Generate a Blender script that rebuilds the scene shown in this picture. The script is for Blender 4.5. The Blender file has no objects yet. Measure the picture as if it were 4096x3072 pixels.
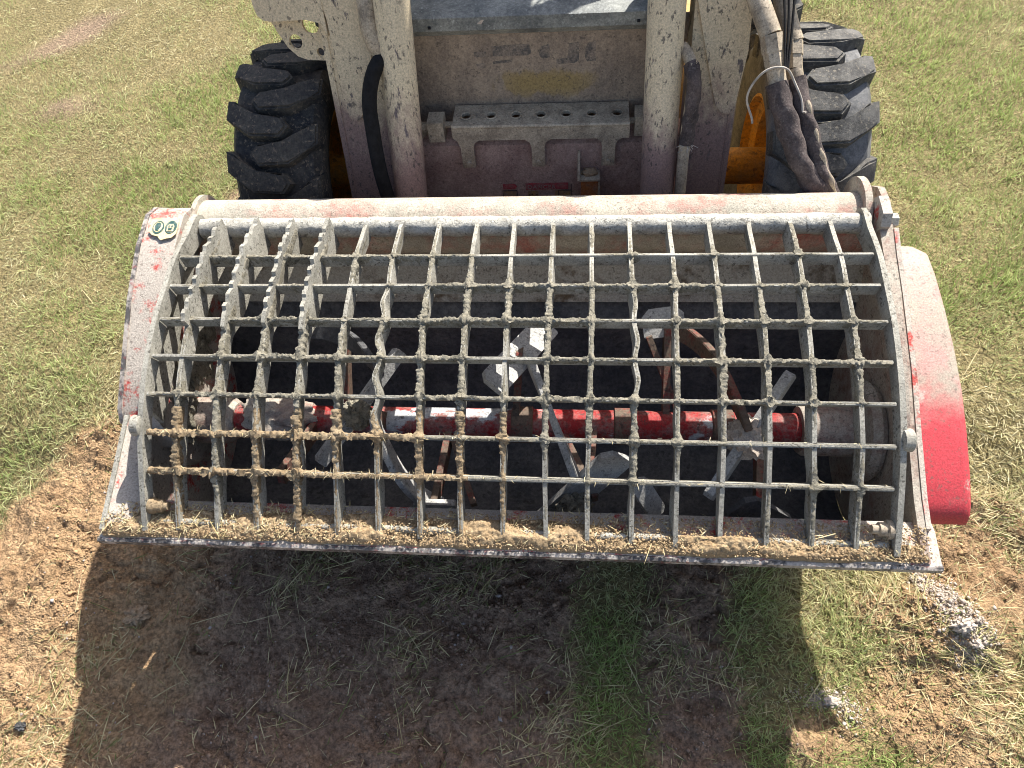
import bpy, bmesh, math, random
import numpy as np
from mathutils import Vector, Matrix
from math import radians, sin, cos, pi

random.seed(7); rng = np.random.default_rng(7)
scene = bpy.context.scene
COL = scene.collection

# ------------------------------------------------------------------ camera
CAM = Vector((0.1752, 0.0, 2.03))
f_ = Vector((-0.094197, 0.565789, -0.819152)); r_ = Vector((0.995474, 0.063902, -0.070336)); u_ = Vector((-0.012550, 0.822070, 0.569248))
cd = bpy.data.cameras.new('camera'); cam = bpy.data.objects.new('camera', cd); COL.objects.link(cam)
cd.sensor_width = 36; cd.lens = 711 / 1024 * 36; cd.clip_start = 0.05; cd.clip_end = 500
m = Matrix((r_, u_, -f_)).transposed().to_4x4(); m.translation = CAM
cam.matrix_world = m
scene.camera = cam

# ------------------------------------------------------------------ sky, sun, exposure
SUN_EL, SUN_AZ = radians(48.5), radians(30)          # azimuth: from +Y (behind the machine) towards +X
world = bpy.data.worlds.new('World'); scene.world = world; world.use_nodes = True
nt = world.node_tree; bg = nt.nodes['Background']
sky = nt.nodes.new('ShaderNodeTexSky'); sky.sky_type = 'NISHITA'; sky.sun_disc = False
sky.sun_elevation = SUN_EL; sky.sun_rotation = SUN_AZ; sky.air_density = 1.0; sky.dust_density = 3.0; sky.ozone_density = 0.6
nt.links.new(sky.outputs[0], bg.inputs[0]); bg.inputs[1].default_value = 0.10
sd = bpy.data.lights.new('sun', 'SUN'); sd.energy = 5.0; sd.angle = radians(0.53); sd.color = (1.0, 0.955, 0.88)
sun = bpy.data.objects.new('sun', sd); COL.objects.link(sun)
sdir = Vector((sin(SUN_AZ) * cos(SUN_EL), cos(SUN_AZ) * cos(SUN_EL), sin(SUN_EL)))
sun.rotation_euler = sdir.to_track_quat('Z', 'Y').to_euler(); sun.location = sdir * 20
vs = scene.view_settings; vs.view_transform = 'Standard'; vs.look = 'None'; vs.exposure = 1.0; vs.gamma = 1.0; vs.use_curve_mapping = False
scene.cycles.filter_width = 1.0

# ------------------------------------------------------------------ noise (vectorised Perlin)
_perm = np.random.default_rng(3).permutation(256); _perm = np.concatenate([_perm, _perm, _perm])
_grad = np.random.default_rng(4).normal(size=(256, 3)); _grad /= np.linalg.norm(_grad, axis=1)[:, None]
def perlin(x, y, z=0.0):
    x, y, z = np.broadcast_arrays(np.asarray(x, float), np.asarray(y, float), np.asarray(z, float))
    xi, yi, zi = np.floor(x).astype(int), np.floor(y).astype(int), np.floor(z).astype(int)
    xf, yf, zf = x - xi, y - yi, z - zi
    fade = lambda t: t * t * t * (t * (t * 6 - 15) + 10)
    u, v, w = fade(xf), fade(yf), fade(zf)
    def g(a, b, c):
        h = _perm[(_perm[(_perm[(xi + a) & 255] + yi + b) & 255] + zi + c) & 255]
        gr = _grad[h]
        return gr[..., 0] * (xf - a) + gr[..., 1] * (yf - b) + gr[..., 2] * (zf - c)
    L = lambda a, b, t: a + (b - a) * t
    return L(L(L(g(0,0,0), g(1,0,0), u), L(g(0,1,0), g(1,1,0), u), v), L(L(g(0,0,1), g(1,0,1), u), L(g(0,1,1), g(1,1,1), u), v), w) * 1.6
def fbm(x, y, z=0.0, o=4, lac=2.03, gain=0.5):
    s = 0; a = 1.0; k = 1.0
    for i in range(o):
        s = s + a * perlin(np.asarray(x) * k + 17.3 * i, np.asarray(y) * k + 5.1 * i, np.asarray(z) * k); a *= gain; k *= lac
    return s
def sstep(a, b, x):
    t = np.clip((np.asarray(x, float) - a) / (b - a), 0, 1); return t * t * (3 - 2 * t)

# ------------------------------------------------------------------ materials
def newmat(name):
    mt = bpy.data.materials.new(name); mt.use_nodes = True
    return mt, mt.node_tree, mt.node_tree.nodes['Principled BSDF']
def lk(t, a, b): t.links.new(a, b)
def tex(t, scale, detail=6, rough=0.55, stretch=None, off=0.0, co='Object'):
    tc = t.nodes.new('ShaderNodeTexCoord'); mp = t.nodes.new('ShaderNodeMapping')
    mp.inputs['Location'].default_value = (off, off * .7, off * 1.3)
    if stretch: mp.inputs['Scale'].default_value = stretch
    n = t.nodes.new('ShaderNodeTexNoise'); n.inputs['Scale'].default_value = scale; n.inputs['Detail'].default_value = detail; n.inputs['Roughness'].default_value = rough
    lk(t, tc.outputs[co], mp.inputs[0]); lk(t, mp.outputs[0], n.inputs[0]); return n.outputs[0]
def ramp(t, fac, a, b, lo=0.0, hi=1.0):
    mr = t.nodes.new('ShaderNodeMapRange'); mr.interpolation_type = 'SMOOTHSTEP'
    mr.inputs['From Min'].default_value = a; mr.inputs['From Max'].default_value = b; mr.inputs['To Min'].default_value = lo; mr.inputs['To Max'].default_value = hi
    lk(t, fac, mr.inputs['Value']); return mr.outputs[0]
def mix(t, fac, a, b):
    mx = t.nodes.new('ShaderNodeMix'); mx.data_type = 'RGBA'
    if hasattr(fac, 'links'): lk(t, fac, mx.inputs[0])
    else: mx.inputs[0].default_value = fac
    for s, v in ((6, a), (7, b)):
        if hasattr(v, 'links'): lk(t, v, mx.inputs[s])
        else: mx.inputs[s].default_value = (*v, 1) if len(v) == 3 else v
    return mx.outputs[2]
def math_(t, op, a, b):
    n = t.nodes.new('ShaderNodeMath'); n.operation = op
    for i, v in enumerate((a, b)):
        if hasattr(v, 'links'): lk(t, v, n.inputs[i])
        else: n.inputs[i].default_value = v
    return n.outputs[0]
def bump(t, bs, h, strength, dist):
    b = t.nodes.new('ShaderNodeBump'); b.inputs['Strength'].default_value = strength; b.inputs['Distance'].default_value = dist
    lk(t, h, b.inputs['Height']); lk(t, b.outputs[0], bs.inputs['Normal'])
def coord(t, axis):
    tc = t.nodes.new('ShaderNodeTexCoord'); s = t.nodes.new('ShaderNodeSeparateXYZ'); lk(t, tc.outputs['Object'], s.inputs[0]); return s.outputs[axis]

def worn(name, paint, dust, amt, scale=6, spread=.12, speck=.5, speck_col=(.05, .045, .04), speck_scale=160, rough=.75, grad=None, dust2=None, bmp=.3, stretch=None, off=0.0, wear=None, st=.56, sstr=None, patch=None):
    """paint under patchy dust (amt 0..1) with dark specks; grad=(axis, from, to, shift) lets the dust coat grow along an axis"""
    mt, t, bs = newmat(name)
    n = tex(t, scale, 9, .62, stretch, off)
    n2 = tex(t, scale * 7, 5, .6, stretch, off + 3)
    v = math_(t, 'ADD', math_(t, 'MULTIPLY', n, .65), math_(t, 'MULTIPLY', n2, .35))
    if grad: v = math_(t, 'ADD', v, ramp(t, coord(t, grad[0]), grad[1], grad[2], -grad[3], grad[3]))
    th = .5 + (.5 - amt) * .42
    fac = ramp(t, v, th - spread, th + spread)
    d = dust
    if dust2: d = mix(t, ramp(t, tex(t, scale * 2.3, 7, .6, None, off + 9), .38, .62), dust, dust2)
    c = mix(t, fac, paint, d)
    if wear: c = mix(t, ramp(t, tex(t, wear[1], 8, .65, wear[2] if len(wear) > 2 else None, off + 5), wear[3] if len(wear) > 3 else .6, (wear[3] if len(wear) > 3 else .6) + .05), c, wear[0])
    if patch:                                            # (colour, x, z, half width, half height): a worn patch of another coat
        px_ = math_(t, 'ABSOLUTE', math_(t, 'SUBTRACT', coord(t, 0), patch[1]), 0); pz_ = math_(t, 'ABSOLUTE', math_(t, 'SUBTRACT', coord(t, 2), patch[2]), 0)
        pm = math_(t, 'MULTIPLY', ramp(t, px_, patch[3] * 1.3, patch[3] * .3), ramp(t, pz_, patch[4] * 1.4, patch[4] * .2))
        pn = ramp(t, math_(t, 'ADD', math_(t, 'MULTIPLY', tex(t, 18, 7, .65, (1, 1, .4), off + 2), .9), math_(t, 'MULTIPLY', pm, .35)), .60, .72)
        c = mix(t, math_(t, 'MULTIPLY', pn, pm), c, patch[0])
    if speck > 0:
        sp = ramp(t, tex(t, speck_scale, 3, .6, sstr, off + 1), st, st + .07, 0, speck)
        sp = math_(t, 'MULTIPLY', sp, ramp(t, tex(t, scale * 1.7, 3, .5, None, off + 13), .38, .58, .15, 1))
        c = mix(t, sp, c, speck_col)
        gr_ = ramp(t, tex(t, speck_scale * 1.9, 4, .75, None, off + 21), .30, .70, .72, 1.22)
        cb = t.nodes.new('ShaderNodeCombineColor'); [lk(t, gr_, cb.inputs[i]) for i in range(3)]
        ml = t.nodes.new('ShaderNodeMix'); ml.data_type = 'RGBA'; ml.blend_type = 'MULTIPLY'; ml.inputs[0].default_value = 1
        lk(t, c, ml.inputs[6]); lk(t, cb.outputs[0], ml.inputs[7]); c = ml.outputs[2]
    lk(t, c, bs.inputs['Base Color'])
    bs.inputs['Roughness'].default_value = rough; bs.inputs['Specular IOR Level'].default_value = .3
    bump(t, bs, math_(t, 'ADD', tex(t, 220, 5, .7), math_(t, 'MULTIPLY', v, .6)), bmp, .003)
    return mt
def plain(name, col, rough=.7, metal=0.0, var=.25, scale=40, bmp=.2):
    mt, t, bs = newmat(name)
    n = tex(t, scale, 6, .6)
    lo = tuple(c * (1 - var) for c in col); hi = tuple(min(1, c * (1 + var)) for c in col)
    lk(t, mix(t, ramp(t, n, .35, .65), lo, hi), bs.inputs['Base Color'])
    bs.inputs['Roughness'].default_value = rough; bs.inputs['Metallic'].default_value = metal; bs.inputs['Specular IOR Level'].default_value = .3
    bump(t, bs, tex(t, scale * 5, 4, .6), bmp, .002); return mt
def vcol(name, rough=.9, bs_scale=300, bmp=.3, dist=.002, var=.3, vscale=90, trans=0.0, pebble=0):
    mt, t, bs = newmat(name)
    a = t.nodes.new('ShaderNodeVertexColor'); a.layer_name = 'Col'
    n = tex(t, vscale, 6, .65)
    mul = t.nodes.new('ShaderNodeMix'); mul.data_type = 'RGBA'; mul.blend_type = 'MULTIPLY'; mul.inputs[0].default_value = 1
    g = ramp(t, n, .3, .7, 1 - var, 1 + var)
    cb = t.nodes.new('ShaderNodeCombineColor'); [lk(t, g, cb.inputs[i]) for i in range(3)]
    lk(t, a.outputs[0], mul.inputs[6]); lk(t, cb.outputs[0], mul.inputs[7]); lk(t, mul.outputs[2], bs.inputs['Base Color'])
    bs.inputs['Roughness'].default_value = rough; bs.inputs['Specular IOR Level'].default_value = .2
    if bmp:
        hgt_ = tex(t, bs_scale, 6, .7)
        if pebble:
            tc = t.nodes.new('ShaderNodeTexCoord'); vo = t.nodes.new('ShaderNodeTexVoronoi'); vo.inputs['Scale'].default_value = pebble; vo.inputs['Randomness'].default_value = 1
            lk(t, tc.outputs['Object'], vo.inputs['Vector']); v2 = t.nodes.new('ShaderNodeTexVoronoi'); v2.inputs['Scale'].default_value = pebble * .42; lk(t, tc.outputs['Object'], v2.inputs['Vector'])
            hgt_ = math_(t, 'SUBTRACT', math_(t, 'SUBTRACT', hgt_, math_(t, 'MULTIPLY', vo.outputs['Distance'], .45)), math_(t, 'MULTIPLY', v2.outputs['Distance'], .7))
        bump(t, bs, hgt_, bmp, dist)
    if trans:
        tr = t.nodes.new('ShaderNodeBsdfTranslucent'); lk(t, mul.outputs[2], tr.inputs[0])
        ms = t.nodes.new('ShaderNodeMixShader'); ms.inputs[0].default_value = trans
        out = t.nodes['Material Output']; lk(t, bs.outputs[0], ms.inputs[1]); lk(t, tr.outputs[0], ms.inputs[2]); lk(t, ms.outputs[0], out.inputs[0])
    return mt

RED = (.50, .022, .03); CEM = (.52, .50, .44); CEMD = (.36, .345, .30)
M = {}
M['soil'] = vcol('soil', .95, 130, 1.0, .010, .45, 80, pebble=190)
M['grass'] = vcol('grass blades', .7, 300, 0, .002, .2, 30, trans=.5)
M['straw'] = vcol('straw', .8, 300, 0, .002, .2, 30, trans=.1)
M['crumb'] = vcol('soil crumbs', .95, 260, .5, .003, .3, 60)
M['sand'] = worn('sandy dirt', (.29, .195, .105), (.44, .33, .20), .5, 50, .2, .6, (.12, .08, .045), 120, .95, bmp=1.0, st=.57)
M['galv'] = worn('cement stained bar steel', (.235, .225, .19), (.44, .42, .36), .5, 14, .2, .85, (.09, .08, .065), 130, .75, bmp=.7)
M['mud'] = worn('grey cement mud', (.17, .155, .115), (.31, .285, .225), .5, 30, .2, .8, (.05, .045, .035), 120, .95, bmp=1.0)
M['mudbrown'] = worn('brown soil crust', (.23, .16, .09), (.34, .27, .175), .5, 24, .22, .75, (.07, .05, .035), 120, .95, bmp=1.0)
M['tube'] = worn('dusty red tube paint', (.46, .15, .12), (.50, .46, .375), .72, 5.5, .14, .7, (.22, .19, .15), 120, .85, dust2=(.37, .345, .285), bmp=.8)
M['hinge'] = worn('cement crusted hinge bar', (.30, .285, .245), (.54, .52, .455), .62, 22, .18, .8, (.13, .12, .10), 100, .9, bmp=1.0)
M['pinkplate'] = worn('red paint under cement dust', (.46, .06, .05), (.50, .435, .37), .58, 24, .07, .65, (.15, .125, .105), 120, .8, dust2=(.40, .36, .31), bmp=.6, st=.57, wear=((.45, .40, .345), 5, None, .47))
M['cover'] = worn('red cover paint with dust', (.50, .055, .068), (.36, .31, .25), .47, 7, .24, .6, (.14, .11, .09), 120, .55, grad=(1, .84, 1.20, .27), dust2=(.44, .27, .235), bmp=.35, wear=((.50, .33, .29), 12, None, .58), st=.57)
M['pinkred'] = worn('faded red paint', (.55, .10, .10), (.56, .44, .39), .5, 9, .25, .6, (.2, .15, .13), 130, .75, bmp=.4, st=.58)
M['redsteel'] = worn('red mixer paint', (.22, .012, .012), (.13, .095, .07), .68, 18, .12, .7, (.04, .03, .025), 70, .75, bmp=.5)
M['shaft'] = worn('red mixer shaft paint', (.30, .012, .013), (.24, .14, .12), .46, 20, .12, .7, (.05, .035, .03), 80, .6, bmp=.5, wear=((.44, .45, .45), 5.5, (1, 1.6, 1.6), .545))
M['paddle'] = worn('worn paddle steel', (.28, .28, .275), (.48, .47, .44), .5, 18, .18, .7, (.10, .095, .09), 110, .55, bmp=.7)
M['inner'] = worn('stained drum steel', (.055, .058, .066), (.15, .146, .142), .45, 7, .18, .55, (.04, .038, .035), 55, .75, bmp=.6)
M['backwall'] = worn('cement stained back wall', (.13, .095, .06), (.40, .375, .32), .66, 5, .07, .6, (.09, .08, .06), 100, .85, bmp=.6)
M['sideinner'] = worn('dusty side wall', (.26, .15, .12), (.42, .38, .32), .62, 7, .14, .7, (.10, .09, .075), 110, .85, bmp=.7)
M['edge'] = worn('bare scuffed edge steel', (.085, .08, .078), (.40, .36, .32), .5, 14, .05, .4, (.3, .05, .05), 60, .6, bmp=.3)
M['arm'] = worn('dusty tan loader paint', (.27, .18, .155), (.66, .545, .37), .56, 8, .17, .8, (.085, .072, .066), 105, .7, grad=(2, .58, 1.02, .24), bmp=.35, stretch=(1, 1, .5), wear=((.15, .125, .12), 24, (1, 1, .22), .63), st=.575, sstr=(1, 1, .5))
M['cyl'] = worn('dusty tan cylinder paint', (.29, .195, .17), (.68, .575, .40), .58, 8, .17, .8, (.085, .072, .068), 110, .6, grad=(2, .56, 1.02, .25), bmp=.3, stretch=(1, 1, .45), off=4, wear=((.15, .12, .125), 18, (1.4, 1, .13), .61), st=.57, sstr=(1, 1, .4))
M['panel'] = worn('dusty front panel', (.23, .18, .14), (.42, .325, .235), .5, 16, .18, .6, (.09, .075, .065), 100, .8, bmp=.3, stretch=(1, 1, .6), off=8, st=.575, patch=((.36, .255, .11), .06, .768, .19, .055))
M['panellow'] = worn('reddish dusty lower panel', (.30, .19, .165), (.50, .36, .30), .55, 13, .18, .55, (.11, .08, .07), 95, .8, bmp=.3, stretch=(1, 1, .7), off=12, st=.575)
M['sill'] = worn('grey blue cab sill paint', (.12, .13, .13), (.34, .35, .32), .45, 10, .18, .45, (.5, .52, .5), 90, .5, bmp=.2, st=.6)
M['steel'] = worn('dusty bracket steel', (.24, .195, .145), (.54, .45, .33), .55, 20, .16, .6, (.07, .06, .05), 120, .65, bmp=.3, st=.58)
M['rubber'] = worn('tyre rubber', (.03, .03, .031), (.14, .135, .125), .48, 14, .2, .6, (.26, .23, .18), 110, .85, bmp=.6)
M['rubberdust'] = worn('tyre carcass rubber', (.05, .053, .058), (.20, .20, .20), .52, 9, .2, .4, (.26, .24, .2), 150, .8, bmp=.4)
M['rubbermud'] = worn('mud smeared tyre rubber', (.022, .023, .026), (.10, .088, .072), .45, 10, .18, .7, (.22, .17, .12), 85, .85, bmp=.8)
M['rim'] = worn('orange yellow rim paint', (.60, .25, .015), (.30, .20, .08), .45, 8, .2, .6, (.07, .05, .03), 60, .6, bmp=.2)
M['hose'] = worn('woven hose sleeve', (.03, .025, .027), (.16, .125, .115), .48, 22, .25, .3, (.28, .25, .22), 130, .9, bmp=.8)
M['blackhose'] = plain('black hose cloth', (.008, .008, .009), .85, 0, .4, 60, .8)
M['black'] = plain('cab black', (.012, .014, .017), .6)
M['orange'] = worn('old orange paint', (.45, .14, .025), (.28, .20, .15), .35, 14, .2, .3, (.08, .05, .04), 70, .7)
M['bodypaint'] = worn('machine body paint', (.50, .30, .03), (.36, .30, .22), .5, 4, .2, .5, (.08, .07, .06), 60, .6)
M['lime'] = worn('pale lime crumbs', (.46, .385, .32), (.60, .52, .445), .5, 40, .2, .5, (.26, .2, .15), 120, .95, bmp=1.0)
M['stone'] = plain('dark stone', (.07, .07, .07), .8, 0, .4, 30, .5)
M['clod'] = worn('dry clod', (.28, .19, .115), (.42, .31, .20), .5, 20, .2, .6, (.10, .07, .045), 90, .95, bmp=1.0)
M['letter'] = worn('faded grey lettering', (.11, .10, .092), (.33, .26, .20), .46, 26, .12, .5, (.3, .24, .19), 90, .8)
M['stickery'] = worn('yellow sticker', (.78, .62, .28), (.70, .62, .46), .45, 30, .2, .15, (.2, .18, .12), 160, .6, bmp=.1)
M['stickerg'] = worn('dark green sticker print', (.03, .09, .085), (.35, .36, .30), .25, 60, .15, .2, (.5, .5, .45), 160, .6, bmp=.1)
M['decred'] = worn('red decal', (.45, .03, .05), (.32, .20, .18), .42, 30, .2, .3, (.3, .2, .17), 90, .7, bmp=.1)
M['decyel'] = worn('yellow decal', (.42, .26, .09), (.26, .19, .16), .5, 40, .2, .4, (.12, .09, .08), 90, .7, bmp=.1)
M['decpale'] = worn('pale decal print', (.40, .30, .27), (.30, .2, .18), .5, 40, .2, .2, (.12, .09, .08), 90, .7, bmp=.1)
M['string'] = plain('pale string', (.42, .38, .33), .8)

# ------------------------------------------------------------------ object helpers
def link(name, me, mat, parent=None, smooth=40):
    o = bpy.data.objects.new(name, me); COL.objects.link(o)
    if mat is not None and not me.materials: me.materials.append(mat if not isinstance(mat, str) else M[mat])
    if smooth and me.polygons:
        me.polygons.foreach_set('use_smooth', [True] * len(me.polygons)); me.set_sharp_from_angle(angle=radians(smooth))
    if parent is not None: o.parent = parent
    return o
def mesh(name, v, f, mat, parent=None, smooth=40):
    me = bpy.data.meshes.new(name); me.from_pydata([tuple(p) for p in v], [], [tuple(q) for q in f]); me.update()
    return link(name, me, mat, parent, smooth)
def from_bm(name, bm, mat, parent=None, smooth=40, bev=0, seg=2):
    if bev:
        es = [e for e in bm.edges if len(e.link_faces) == 2 and e.calc_face_angle(0) > radians(28)]
        bmesh.ops.bevel(bm, geom=es, offset=bev, segments=seg, affect='EDGES', clamp_overlap=True)
    bmesh.ops.recalc_face_normals(bm, faces=bm.faces)
    me = bpy.data.meshes.new(name); bm.to_mesh(me); bm.free()
    return link(name, me, mat, parent, smooth)
def add_hull(bm, a, b):
    """two matching outlines joined into a closed solid"""
    va = [bm.verts.new(p) for p in a]; vb = [bm.verts.new(p) for p in b]; n = len(a)
    bm.faces.new(va); bm.faces.new(list(reversed(vb)))
    for i in range(n): bm.faces.new((va[i], vb[i], vb[(i + 1) % n], va[(i + 1) % n]))
def add_prism_x(bm, poly, x0, x1): add_hull(bm, [(x0, y, z) for y, z in poly], [(x1, y, z) for y, z in poly])
def add_box(bm, x0, x1, y0, y1, z0, z1): add_prism_x(bm, [(y0, z0), (y1, z0), (y1, z1), (y0, z1)], x0, x1)
def box(name, x0, x1, y0, y1, z0, z1, mat, parent=None, bev=.003):
    bm = bmesh.new(); add_box(bm, x0, x1, y0, y1, z0, z1); return from_bm(name, bm, mat, parent, bev=bev)
def prism(name, poly, x0, x1, mat, parent=None, bev=.002):
    bm = bmesh.new(); add_prism_x(bm, poly, x0, x1); return from_bm(name, bm, mat, parent, bev=bev)
def slab(name, pts, nrm, th, mat, parent=None, bev=.002):
    """polygon in space, thickened by th against its normal"""
    n = Vector(nrm).normalized(); bm = bmesh.new()
    add_hull(bm, pts, [tuple(Vector(p) - n * th) for p in pts]); return from_bm(name, bm, mat, parent, bev=bev)
def catmull(pts, step):
    P = [Vector(p) for p in pts]; P = [P[0] * 2 - P[1]] + P + [P[-1] * 2 - P[-2]]; out = []
    for i in range(1, len(P) - 2):
        a, b, c, d = P[i - 1:i + 3]; n = max(1, int((c - b).length / step + .5))
        for k in range(n):
            t = k / n
            out.append(.5 * ((2 * b) + (c - a) * t + (2 * a - 5 * b + 4 * c - d) * t * t + (3 * b - a - 3 * c + d) * t ** 3))
    out.append(P[-2]); return out
def tube_geo(path, rad, seg=14, caps=True):
    V, F = [], []; n = len(path); up = Vector((0, 0, 1)); prev = None
    for i, p in enumerate(path):
        t = (path[min(i + 1, n - 1)] - path[max(i - 1, 0)]).normalized()
        if prev is None: a = t.orthogonal().normalized()
        else: a = (prev - t * prev.dot(t)).normalized()
        prev = a; b = t.cross(a)
        for k in range(seg):
            q = 2 * pi * k / seg; rr = rad(i, k) if callable(rad) else rad
            V.append(p + (a * cos(q) + b * sin(q)) * rr)
    for i in range(n - 1):
        for k in range(seg):
            k2 = (k + 1) % seg; F.append((i * seg + k, i * seg + k2, (i + 1) * seg + k2, (i + 1) * seg + k))
    if caps:
        F.append(tuple(reversed(range(seg)))); F.append(tuple((n - 1) * seg + k for k in range(seg)))
    return V, F
def tube(name, pts, rad, mat, parent=None, step=.02, seg=14, smooth=50, curve=True):
    path = catmull(pts, step) if curve else [Vector(p) for p in pts]
    V, F = tube_geo(path, rad, seg); return mesh(name, V, F, mat, parent, smooth)
def lathe_x(name, prof, c, mat, parent=None, seg=64, smooth=40, closed=False):
    """profile of (x, r) turned about the x axis through c=(y,z)"""
    V, F = [], []; n = len(prof)
    for k in range(seg):
        a = 2 * pi * k / seg
        for x, r in prof: V.append((x, c[0] - r * cos(a), c[1] + r * sin(a)))
    for k in range(seg):
        k2 = (k + 1) % seg
        for i in range(n - 1 + (1 if closed else 0)):
            j = (i + 1) % n; F.append((k * n + i, k * n + j, k2 * n + j, k2 * n + i))
    if not closed:
        F.append(tuple(k * n for k in range(seg))); F.append(tuple(k * n + n - 1 for k in reversed(range(seg))))
    bm = bmesh.new(); me = bpy.data.meshes.new('t'); me.from_pydata(V, [], F); bm.from_mesh(me); bpy.data.meshes.remove(me)
    return from_bm(name, bm, mat, parent, smooth)
def lump(name, c, r, mat, parent=None, amp=.35, fr=3.0, sub=4, seed=0.0, squash=(1, 1, 1)):
    bm = bmesh.new(); bmesh.ops.create_icosphere(bm, subdivisions=sub, radius=1)
    P = np.array([v.co for v in bm.verts]); d = 1 + amp * fbm(P[:, 0] * fr + seed, P[:, 1] * fr + seed * 2, P[:, 2] * fr, 4)
    for v, k in zip(bm.verts, d): v.co = Vector((v.co.x * squash[0], v.co.y * squash[1], v.co.z * squash[2])) * float(k) * r + Vector(c)
    return from_bm(name, bm, mat, parent, smooth=60)
def empty(name, loc=(0, 0, 0)):
    o = bpy.data.objects.new(name, None); o.empty_display_size = .1; COL.objects.link(o); o.location = loc; return o
def tag(o, label, cat, group=None, kind=None):
    if label: o['label'] = label
    if cat: o['category'] = cat
    if group: o['group'] = group
    if kind: o['kind'] = kind
    return o
def colmesh(name, V, F, C, mat, smooth=0, parent=None):
    """numpy mesh with a colour per vertex; F is an int array padded with -1"""
    me = bpy.data.meshes.new(name); me.vertices.add(len(V)); me.vertices.foreach_set('co', np.asarray(V, np.float32).ravel())
    F = np.asarray(F); cnt = (F >= 0).sum(1); li = F[F >= 0]
    me.loops.add(len(li)); me.loops.foreach_set('vertex_index', li.astype(np.int32))
    me.polygons.add(len(F)); me.polygons.foreach_set('loop_start', np.concatenate([[0], np.cumsum(cnt)[:-1]]).astype(np.int32))
    if smooth: me.polygons.foreach_set('use_smooth', np.ones(len(F), bool))
    me.update(calc_edges=True)
    at = me.color_attributes.new('Col', 'FLOAT_COLOR', 'POINT'); at.data.foreach_set('color', np.concatenate([C, np.ones((len(C), 1))], 1).astype(np.float32).ravel())
    me.materials.append(M[mat]); o = bpy.data.objects.new(name, me); COL.objects.link(o)
    if parent is not None: o.parent = parent
    return o

# ------------------------------------------------------------------ ground
def blob(x, y, cx, cy, rx, ry=None, rot=0.0):
    ry = ry or rx; dx, dy = x - cx, y - cy; c, s = math.cos(rot), math.sin(rot)
    return np.exp(-(((dx * c + dy * s) / rx) ** 2 + ((-dx * s + dy * c) / ry) ** 2))
def soil_mask(x, y):
    """1 where bare soil shows, 0 in turf"""
    w = fbm(x * 2.2, y * 2.2, 1.5, 4) * .16 + fbm(x * 9, y * 9, 4.5, 3) * .05
    line = .86 + 1.32 * (x + 1.75)
    left = sstep(-.08, .10, line - y + w * 1.3) * sstep(.24, .12, x + w * .5) * sstep(1.75, 1.5, y + w)
    mid = sstep(.34, .44, x + w * .5) * sstep(.74, .62, x + w * .6) * sstep(1.5, 1.2, y + w)
    right = np.clip(blob(x, y, 1.40, .98, .20, .13) + blob(x, y, 1.42, .80, .26, .14, .3) + blob(x, y, 1.24, .55, .17, .12) + blob(x, y, 1.24, .34, .30, .12, -.4) + .7 * blob(x, y, .82, .33, .13, .10) + .6 * blob(x, y, 1.05, .72, .10, .08), 0, 1)
    right = sstep(.34, .75, right + w * 1.3) * .86
    far = np.clip(blob(x, y, -2.75, 3.80, .55, .20, .9) + .85 * blob(x, y, -2.5, 3.1, .35, .16, .2) + .8 * blob(x, y, -1.30, 2.35, .16, .22) + .55 * blob(x, y, -1.55, 2.15, .25, .12) + .5 * blob(x, y, 1.5, 2.3, .3, .12, .4) + .5 * blob(x, y, 1.9, 3.0, .3, .15, .4) + .6 * blob(x, y, 1.75, 1.6, .16, .07), 0, 1)
    far = sstep(.40, .90, far + w * 1.8) * .85
    under = sstep(.35, .8, blob(x, y, 0, 2.1, 1.0, .5) + w)
    return np.clip(np.maximum.reduce([left, mid, right, far, under]), 0, 1)
def worley(x, y, f, seed=0):
    """distance between nearest and second nearest jittered cell points: 0 along cracks"""
    X, Y = np.asarray(x) * f, np.asarray(y) * f; xi, yi = np.floor(X).astype(int), np.floor(Y).astype(int); d1 = np.full(X.shape, 9.0); d2 = np.full(X.shape, 9.0); hid = np.zeros(X.shape)
    for a in (-1, 0, 1):
        for b in (-1, 0, 1):
            h = _perm[(_perm[(xi + a + seed) & 255] + yi + b) & 255]; jx = h / 255.0; jy = _perm[h] / 255.0
            d = np.hypot(xi + a + jx - X, yi + b + jy - Y); nearer = d < d1
            d2 = np.where(nearer, d1, np.minimum(d2, d)); hid = np.where(nearer, _perm[h + 1] / 255.0, hid); d1 = np.where(nearer, d, d1)
    return d2 - d1, hid
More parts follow.
